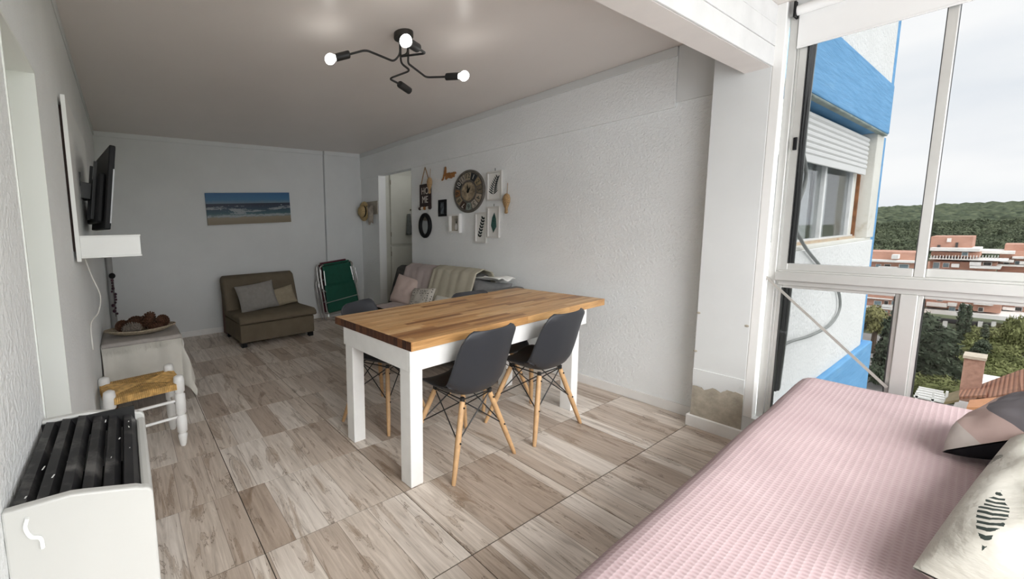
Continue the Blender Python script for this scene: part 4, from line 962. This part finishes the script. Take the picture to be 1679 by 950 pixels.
tag(MB().grid(spread, 110, 70, uvf=lambda u, v: (u * (BX1 - BX0 + .70), v * (BY1 - BY0 + .65))).build('bedspread', MATS['waffle'], None, smooth=180, solid=.004), 'pale pink waffle-weave bedspread covering the bed by the window', 'bedspread').rotation_euler = (0, 0, math.radians(1.9))
pwm = pillow_mb(.44, .42, .17, nu=30, seed=11, uv=True, concave=.10)
half = len(pwm.f) // 2
for q in range(half): pwm.mi[q] = 1
pw = pwm.build('throw_cushion', [MATS['arcs'], M_('black_cotton', (.022, .022, .026), .9, bump=.3, bscale=200, spec=.1)], None, smooth=180)
ka = Vector((.97, -.20, .09)).normalized(); kb = Vector((.02, -.76, .62)); kb = (kb - ka * kb.dot(ka)).normalized(); kn = kb.cross(ka)
mw = Matrix((ka, kn, kb)).transposed().to_4x4(); mw.translation = Vector((2.40, .10, .555)) + ka * .22; pw.matrix_world = mw
tag(pw, 'cushion with grey, pink and black arcs on the bed', 'cushion')
pf = tag(pillow_mb(1.26, .50, .22, nu=46, seed=21, wr=.018, uv=True, concave=-.02).build('bed_pillow', MATS['fern'], None, smooth=180), 'big off-white pillow with dark fern prints at the near side of the bed', 'pillow')
pf.location = (1.99, -.48, .622); pf.rotation_euler = (math.radians(-90), 0, math.radians(-5))

# ================================================================== OUTSIDE: own facade
FY = .95
fac = struct(bpy.data.objects.new('wall_outside', None)); C.objects.link(fac); fac['label'] = 'white and blue outer wall of the building beyond the window'
FXE = 7.36
def fb(name, x0, x1, y0, y1, z0, z1, m, bevel=.006): return bx(x0, x1, y0, y1, z0, z1).build(name, m, fac, bevel=bevel)
fb('lower_wall', 3.45, FXE, FY, 1.40, -.12, 1.13, facade_w); fb('sill', 3.45, FXE - .02, FY + .012, 1.25, 1.13, 1.16, facade_old)
fb('end_pier', 7.02, FXE, FY, 1.30, 1.16, 2.295, facade_old); fb('near_pier', 3.45, 3.75, FY, 1.30, 1.16, 2.295, facade_w)
fb('blue_band', 3.45, 7.32, .915, 1.40, 2.295, 2.815, MATS['blue'], .012); fb('drip_edge', 3.45, 7.28, .92, .96, 2.275, 2.296, M_('mossy_edge', (.22, .26, .24), .9, var=.4, vscale=8))
fb('upper_wall', 3.45, 7.40, .95, 1.40, 2.815, 6.0, facade_w); fb('upper_blue_strip', 7.40, 7.55, .95, 1.40, 2.815, 6.0, MATS['blue'])
fb('blue_corner_strip', FXE, 7.62, FY + .02, 1.40, -.12, 2.295, MATS['blue']); fb('blue_base_band', 3.45, 7.72, .905, 1.40, -.75, -.12, MATS['blue'], .012)
wo = struct(bpy.data.objects.new('window_2', None)); C.objects.link(wo); wo['label'] = 'aluminium sliding window with a half lowered shutter in the outer wall'
WY = 1.07
for (a, b, z0, z1) in ((3.75, 7.02, 1.16, 1.20), (3.75, 7.02, 2.20, 2.24), (6.72, 6.77, 1.20, 2.20), (5.62, 5.68, 1.20, 2.20), (4.5, 4.55, 1.20, 2.20)): bx(a, b, WY - .02, WY + .03, z0, z1).build('frame_bar', M_('white_frame', (.72, .73, .72), .5), wo)
bx(6.77, 7.02, WY - .005, WY + .05, 1.16, 2.24).build('side_panel', facade_old, wo)
bx(6.985, 7.02, WY - .03, WY - .006, 1.16, 2.0).build('rusty_guide', rust, wo)
bx(4.3, 6.98, WY - .04, WY - .022, 1.16, 1.185).build('rusty_track', M_('rusty_white', (.55, .45, .33), .9, var=.15, vscale=5, dirt=((.28, .13, .06), 5, .52, .8)), wo)
for (a, b) in ((4.55, 5.62), (5.68, 6.72)): bx(a, b, WY + .005, WY + .010, 1.20, 2.20).build('pane', MATS['clear'], wo)
def curt(x0, x1): return lambda u, v: (x0 + (x1 - x0) * u, WY + .06 + .02 * math.sin(u * 40), 1.19 + v * 1.0)
MB().grid(curt(4.6, 5.55), 60, 3).build('curtain', M_('sheer_curtain', (.62, .64, .65), .9), wo, smooth=180); MB().grid(curt(5.7, 6.1), 24, 3).build('curtain', M_('sheer_curtain', (.62, .64, .65), .9), wo, smooth=180)
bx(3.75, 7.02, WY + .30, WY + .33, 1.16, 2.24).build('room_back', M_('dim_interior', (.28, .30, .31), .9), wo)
SHY = 1.0
for k in range(7):
    z0 = 1.905 + k * .047
    MB().prism([(SHY, z0), (SHY - .009, z0 + .012), (SHY - .009, z0 + .034), (SHY, z0 + .0455), (SHY + .012, z0 + .0455), (SHY + .012, z0)], 0, 3.76, 6.93).build('shutter_slat', shutter_m, wo)
bx(3.76, 6.94, SHY - .004, SHY + .014, 1.845, 1.904).build('shutter_bottom_bar', shutter_m, wo, bevel=.003)
# cables on the facade
for k, (dx, r, wv) in enumerate(((0, .018, .0), (.045, .012, .012), (-.04, .011, .010), (.08, .008, .02), (-.075, .008, .016))):
    pts = [(AY(q, .885 - .003 * k).x + dx * .9 + wv * .6 * math.sin(q[1] * .02 + k), .885 - .003 * k, AY(q, .885 - .003 * k).z) for q in ((1337, 40), (1331, 90), (1321, 170), (1312, 250), (1306, 330), (1299, 400), (1292, 470), (1284, 540), (1272, 640))]
    tag(MB().tube(smooth_path(pts, 3), r, 6).build('facade_cable', cable_black if k != 3 else cable_grey, smooth=60), ['thick black cable, thickest of the bundle running down the outer wall', 'black cable just right of the thickest one in the bundle', 'black cable just left of the thickest one in the bundle', 'grey cable at the right edge of the black cable bundle', 'black cable at the left edge of the bundle by the window frame'][k], 'cable', 'cables running down the outer wall')
pts = [AY(q, FY - .02) for q in ((1312, 160), (1314, 235), (1322, 285), (1312, 325), (1299, 350), (1303, 372), (1322, 408), (1348, 440), (1372, 470), (1377, 505), (1362, 532), (1330, 550), (1290, 563), (1277, 580), (1276, 610), (1266, 640))]
tag(MB().tube(smooth_path(pts, 5), .011, 6).build('loose_cable', cable_grey, smooth=60), 'thin loose grey cable looping across the white outer wall', 'cable')

# ================================================================== OUTSIDE: ground, buildings, trees
GZ = -24.0
struct(bx(20, 2600, -900, 900, GZ - 1, GZ).build('ground', M_('ground_green', (.10, .115, .06), .95, var=.4, vscale=.06)))
struct(MB().prism([(60, -14), (135, -14), (142, 60), (60, 60)], 2, GZ, GZ + .12).build('pavement', asphalt))
def pbox(p0, p1, x, depth, name, m, parent):
    a, b = AX(p0, x), AX(p1, x)
    return bx(x, x + depth, min(a.y, b.y), max(a.y, b.y), min(a.z, b.z), max(a.z, b.z)).build(name, m, parent)
def building(label, x, walls, slabs, wins, extra=()):
    t = thing('apartment_building', label, 'building', (0, 0, 0))
    for r in walls: pbox(r[:2], r[2:4], x + (r[4] if len(r) > 4 else 0), 9, 'brick_wall', MATS['brick'], t)
    for r in slabs:
        s = pbox(r[:2], r[2:4], x - 1.5, 10.0, 'balcony_band', build_white, t)
    for r in wins:
        a, b = AX(r[:2], x - .12), AX(r[2:4], x - .12)
        w = bx(x - .12, x + .05, min(a.y, b.y), max(a.y, b.y), min(a.z, b.z), max(a.z, b.z)).build('window', build_white, t)
        cy, cz = (a.y + b.y) / 2, (a.z + b.z) / 2; hy, hz = abs(a.y - b.y) / 2 * .82, abs(a.z - b.z) / 2 * .82
        bx(x - .17, x - .12, cy - hy, cy + hy, cz - hz, cz + hz).build('pane', build_glass if (len(r) < 5 or not r[4]) else build_dark, w)
    for r in extra: pbox(r[0:2], r[2:4], x + r[4], r[5], r[6], r[7], t)
    return t
posts1 = [(px, 527, px + 5, 546, -1.0, 1.0, 'pillar', build_white) for px in (1522, 1546, 1572, 1604, 1626, 1650, 1676, 1702)]
rails1 = [(px, 419, px + .8, 425, -1.45, .1, 'rail_post', build_white) for px in range(1526, 1640, 5)]
building('red brick apartment block with stepped roof and white balcony bands', 150,
    [(1527, 388, 1593, 408, 1.5), (1527, 413, 1606, 422, 1), (1523, 428, 1632, 446), (1519, 446, 1640, 470), (1517, 470, 1640, 514)],
    [(1525, 406.5, 1606, 413), (1523, 424, 1652, 429), (1519, 441, 1597, 446), (1590, 436, 1640, 442), (1519, 456, 1640, 463), (1518, 476, 1640, 482), (1519, 496, 1552, 504.5), (1597, 494, 1628, 502), (1515, 513, 1720, 526), (1560, 433, 1572, 439), (1590, 430, 1608, 436), (1554, 497, 1568, 503), (1575, 499, 1590, 505), (1540, 464, 1580, 470), (1610, 466, 1636, 472)],
    [(1546, 431, 1556, 439), (1577, 413.5, 1587, 420), (1612, 430, 1626, 436, 1), (1530, 430, 1540, 441), (1560, 485, 1570, 494), (1582, 487, 1594, 497), (1536, 486, 1546, 495, 1), (1556, 503, 1566, 512), (1572, 503, 1580, 512), (1604, 504, 1612, 512, 1), (1616, 485, 1626, 493), (1566, 447, 1576, 455), (1600, 448, 1612, 455, 1)],
    [(1515, 526, 1720, 547, 2.5, 6, 'shop_front', build_dark)] + posts1 + rails1 + [(1630, 530, 1648, 543, 2.2, .3, 'shop_window', M_('shop_yellow', (.55, .50, .30), .7)), (1656, 530, 1674, 543, 2.2, .3, 'shop_window', build_white), (1553, 391, 1559, 397, .8, 1, 'roof_tank', build_white), (1537, 402, 1541, 408, 1.2, .3, 'roof_opening', build_dark), (1567, 398, 1570, 407, 1.2, .3, 'roof_opening', build_dark)])
building('brick apartment block with white terraces at the right edge of the view', 158,
    [(1640, 412, 1760, 520), (1648, 401, 1720, 413, 2)],
    [(1604, 411.5, 1664, 417), (1660, 421, 1760, 427), (1640, 434, 1760, 441), (1640, 455, 1760, 462), (1640, 476, 1760, 482), (1640, 494, 1760, 502), (1640, 426, 1662, 431), (1672, 429, 1700, 435), (1644, 504, 1664, 510)],
    [(1646, 427, 1655, 434, 1), (1664, 428, 1674, 434), (1648, 485, 1660, 493, 1), (1666, 485, 1676, 493), (1646, 503, 1656, 511), (1664, 503, 1676, 511, 1)])
building('brick apartment block with pale terraces seen between facade and window post', 142,
    [(1395, 412, 1506, 428, 1), (1395, 428, 1506, 524)],
    [(1395, 425, 1506, 432), (1395, 444, 1506, 450), (1395, 465, 1506, 471), (1395, 486, 1462, 492.5), (1395, 502, 1482, 508), (1395, 519, 1490, 528), (1462, 418, 1472, 425), (1440, 437, 1470, 442), (1470, 488, 1486, 496), (1446, 500, 1462, 505)],
    [(1436, 433, 1444, 440), (1450, 433, 1460, 441, 1), (1474, 433, 1490, 442), (1433, 493, 1445, 501.5), (1432, 509, 1444, 518), (1450, 493, 1456, 501, 1), (1462, 493, 1470, 501), (1448, 509, 1455, 517), (1460, 509, 1470, 517, 1)],
    [(1395, 528, 1495, 548, 2.5, 6, 'shop_front', build_dark)])

def blob_tree_mesh(name, mat, clumps, leaves, size, seed):
    """foliage: many small leaf sprays scattered over overlapping clumps"""
    r = random.Random(seed); mb = MB()
    for (c, rad) in clumps:
        n = int(leaves * (rad[0] * rad[2]))
        for k in range(n):
            z = r.uniform(-1, 1); a = r.uniform(0, 2 * PI); q = math.sqrt(1 - z * z); d = Vector((q * math.cos(a), q * math.sin(a), z)); s = r.uniform(.72, 1.05)
            p = Vector((c[0] + d.x * rad[0] * s, c[1] + d.y * rad[1] * s, c[2] + d.z * rad[2] * s))
            t = Vector((r.uniform(-1, 1), r.uniform(-1, 1), r.uniform(-1, 1))).normalized(); t = (t + d * .6).normalized(); b = t.cross(d + Vector((.01, .02, .03))).normalized(); L = size * r.uniform(.6, 1.3)
            k0 = len(mb.v); mb.v += [tuple(p - b * L * .35), tuple(p + t * L), tuple(p + b * L * .35), tuple(p - t * L * .5 + d * L * .25)]; mb.face((k0, k0 + 1, k0 + 2, k0 + 3))
        mb.ball(c, tuple(v * .80 for v in rad), 12, 8)
    return mb.mesh(name, mat, fix=False)
def put_tree(name, label, cat, me, loc, scale, trunk_h, trunk_r, group=None, rz=0):
    t = thing(name, label, cat, loc, rz, group)
    o = bpy.data.objects.new('foliage', me); C.objects.link(o); o.parent = t; o.location = (0, 0, trunk_h); o.scale = scale
    if trunk_r: MB().tube([(0, 0, 0), (0, 0, trunk_h * 1.2 + .3)], [trunk_r * 1.3, trunk_r], 7).build('trunk', bark, t)
    return t
rr = random.Random(5)
def clumps(n, R, Hh, s0, s1, conic=0):
    out = []
    for k in range(n):
        q = (k + .5) / n; a = k * 2.4; rad = R * (1 - conic * q) * rr.uniform(.3, .75)
        out.append(((rad * math.cos(a), rad * math.sin(a), Hh * q), tuple(v * rr.uniform(s0, s1) * (1 - conic * .55 * q) for v in (1, 1, .8))))
    return out
con_a = blob_tree_mesh('conifer', fol_dark, clumps(16, 3.2, 9.0, 1.7, 2.5, .75), 130, .55, 1)
con_b = blob_tree_mesh('conifer', fol_dark, clumps(14, 3.0, 8.0, 1.6, 2.4, .55), 130, .55, 2)
cyp = blob_tree_mesh('cypress', fol_dark, clumps(9, .5, 8.0, .9, 1.3, .6), 130, .4, 3)
shr = [blob_tree_mesh('shrub', fol_green, clumps(9, 3.0, 1.2, 1.4, 2.2), 110, .5, 10 + k) for k in range(3)]
pin = [blob_tree_mesh('pine', fol_forest, clumps(8, 3.6, 2.2, 2.0, 2.9), 42, .9, 20 + k) for k in range(4)]
yel = blob_tree_mesh('pale_tree', fol_yellow, clumps(10, 3.4, 4.0, 1.8, 2.8), 60, .8, 30)
def gp(q, z=GZ): p = AZ(q, z); return (p.x, p.y, z)
def at_x(px, x): p = AX((px, 500), x); return (x, p.y, GZ)
# big conifers in front of the buildings
put_tree('conifer_tree', 'tall dark conifer left of the window post, nearest the blue corner', 'tree', con_a, at_x(1470, 96), (1.15, .55, 1.0), 1.5, .4)
put_tree('conifer_tree', 'dark spreading conifer right of the window post', 'tree', con_b, at_x(1538, 100), (1.1, .56, .95), 1.4, .4, rz=1)
put_tree('conifer_tree', 'dark conifer mostly hidden behind the window post', 'tree', con_b, at_x(1505, 104), (1.1, .55, 1.05), 1.6, .4, rz=2)
put_tree('cypress_tree', 'slim cypress before the white balcony band, taller of the pair on the left', 'tree', cyp, at_x(1580, 139), (.8, .55, .95), .6, .2)
put_tree('cypress_tree', 'slim cypress before the white balcony band, right one of the close pair', 'tree', cyp, at_x(1591, 141), (.8, .5, .9), .6, .2)
put_tree('cypress_tree', 'short cypress standing alone before the shop fronts', 'tree', cyp, at_x(1622, 138), (.8, .5, .55), .4, .2)
put_tree('street_tree', 'yellowish tree beside the blue corner of the facade', 'tree', yel, at_x(1440, 118), (.6, .35, .75), 5.0, .3)
put_tree('street_tree', 'green tree at the right edge before the shop fronts', 'tree', shr[1], at_x(1672, 133), (.9, .5, 1.4), 4.0, .3)
SH = [(1540, 562, 0), (1575, 556, 1), (1612, 552, 2), (1650, 556, 0), (1690, 560, 1), (1560, 580, 2), (1600, 574, 0), (1635, 580, 1), (1670, 574, 2), (1530, 618, 0), (1556, 626, 1), (1590, 606, 2), (1622, 616, 0), (1648, 602, 1), (1520, 640, 2), (1546, 650, 0)]
for i, (px, py, k) in enumerate(SH):
    p = gp((px, py + 8)); put_tree('park_shrub', 'green shrub in the park bed between the conifers and the shops', 'shrub', shr[k], p, (1.0, .55, .9), .6, 0, 'green park shrubs', rz=i)
put_tree('park_shrub', 'dark low bushy tree in the middle of the green park', 'shrub', con_b, gp((1605, 596)), (.8, .42, .42), .4, .2)
# forest: individual pines on the rise, the rest of the wood behind as one canopy
for i in range(170):
    row = i % 10; x = 215 + row * 42 + rr.uniform(-14, 14); px = 1400 + (i // 10) * 18 + rr.uniform(-9, 9)
    base = AX((px, 352), x); gz = GZ - 4 + (x - 200) * .038
    t = thing('pine_tree', 'green pine in the wood behind the apartment blocks', 'tree', (x, base.y, gz), rr.uniform(0, 6), 'pines of the wood')
    o = bpy.data.objects.new('foliage', pin[i % 4]); C.objects.link(o); o.parent = t; s = rr.uniform(.8, 1.15); o.location = (0, 0, 5); o.scale = (s * 1.1, s * .9, s * (1.0 + .05 * row))
for i, (px, x) in enumerate(((1446, 205), (1462, 212), (1478, 206), (1490, 214), (1455, 222))):
    put_tree('pale_tree', 'pale yellow-green tree of the clump behind the left brick block', 'tree', yel, (x, AX((px, 400), x).y, GZ), (1.3, .75, 1.5), 4, .4, 'pale yellow-green trees behind the left block', rz=i)
cn = MB()
for i in range(2600):
    x = 600 + 1300 * rr.random() ** 1.3; y = x * rr.uniform(-.05, .20); z = GZ + 6 + min(1, (x - 600) / 500) * 14 + (x - 600) * .0195; r_ = rr.uniform(4.5, 8.5) * (1 + (x - 600) / 1500)
    cn.ball((x, y, z + rr.uniform(-2, 2)), (r_, r_, r_ * rr.uniform(.6, 1.0)), 8, 5)
fc_ = cn.build('forest_canopy', MATS['canopy'], None, smooth=180, fix=False); fc_['kind'] = 'stuff'; tag(fc_, 'dense green forest canopy reaching the horizon', 'forest')
# tiled house
hx = 72
hs_ = thing('tiled_house', 'house with terracotta tiled roofs and a pale brick chimney below the window', 'house', (0, 0, 0))
def P3(q, x): p = AX(q, x); return Vector((p.x, p.y, p.z))
def slab(pts, m, name, th=.25, parent=hs_):
    mb = MB(); n = len(pts); mb.v = [tuple(p) for p in pts] + [tuple(Vector(p) - Vector((0, 0, th))) for p in pts]; mb.face(range(n)); mb.face([n + i for i in range(n)][::-1])
    for i in range(n): mb.face((i, n + i, n + (i + 1) % n, (i + 1) % n))
    return mb.build(name, m, parent)
T = MATS['terracotta']
slab([P3((1572, 651), 68), P3((1617, 648), 68), P3((1617, 629), 78), P3((1574, 633), 78)], T, 'roof_slope')
slab([P3((1600, 656), 68), P3((1700, 636), 68), P3((1672, 607), 80), P3((1612, 629), 78)], T, 'roof_slope')
slab([P3((1675, 640), 67), P3((1760, 640), 67), P3((1720, 596), 82), P3((1668, 608), 80)], T, 'roof_slope')
slab([P3((1585, 668), 60), P3((1760, 668), 60), P3((1760, 640), 67), P3((1590, 656), 67)], M_('orange_tile', (.58, .27, .13), .85, var=.15, vscale=2), 'roof_slope')
slab([P3((1548, 660), 66), P3((1573, 655), 66), P3((1573, 640), 74), P3((1556, 645), 74)], M_('mossy_roof', (.22, .17, .09), .9, var=.3, vscale=2), 'roof_slope')
a, b = AX((1574, 634), 74), AX((1615, 592), 74)
bx(74, 76, b.y, a.y, a.z - 1.5, b.z).build('chimney', M_('chimney_brick', (.45, .27, .20), .9, var=.2, vscale=3), hs_); bx(73.8, 76.2, b.y - .08, a.y + .08, b.z, b.z + .28).build('chimney_cap', M_('cap_stone', (.55, .48, .38), .9), hs_)
e0, e1 = AX((1560, 660), 70), AX((1740, 660), 70); bx(71, 92, e1.y, e0.y, GZ, e0.z - 1.4).build('house_wall', build_white, hs_)
pg = thing('white_pergola', 'white slatted pergola next to the tiled house', 'pergola', (0, 0, 0))
for k in range(5):
    q0, q1 = AX((1498 + k * 2, 650 - k * 3.5), 70 + k), AX((1556 - k * 2, 650 - k * 3.5), 70 + k); bx(70 + k, 70.25 + k, q1.y, q0.y, q0.z - .1, q0.z + .1).build('beam', build_white, pg)
for px in (1503, 1530, 1552):
    q0 = AX((px, 650), 70); bx(70, 70.2, q0.y - .08, q0.y + .08, GZ, q0.z + .5).build('post', build_white, pg)
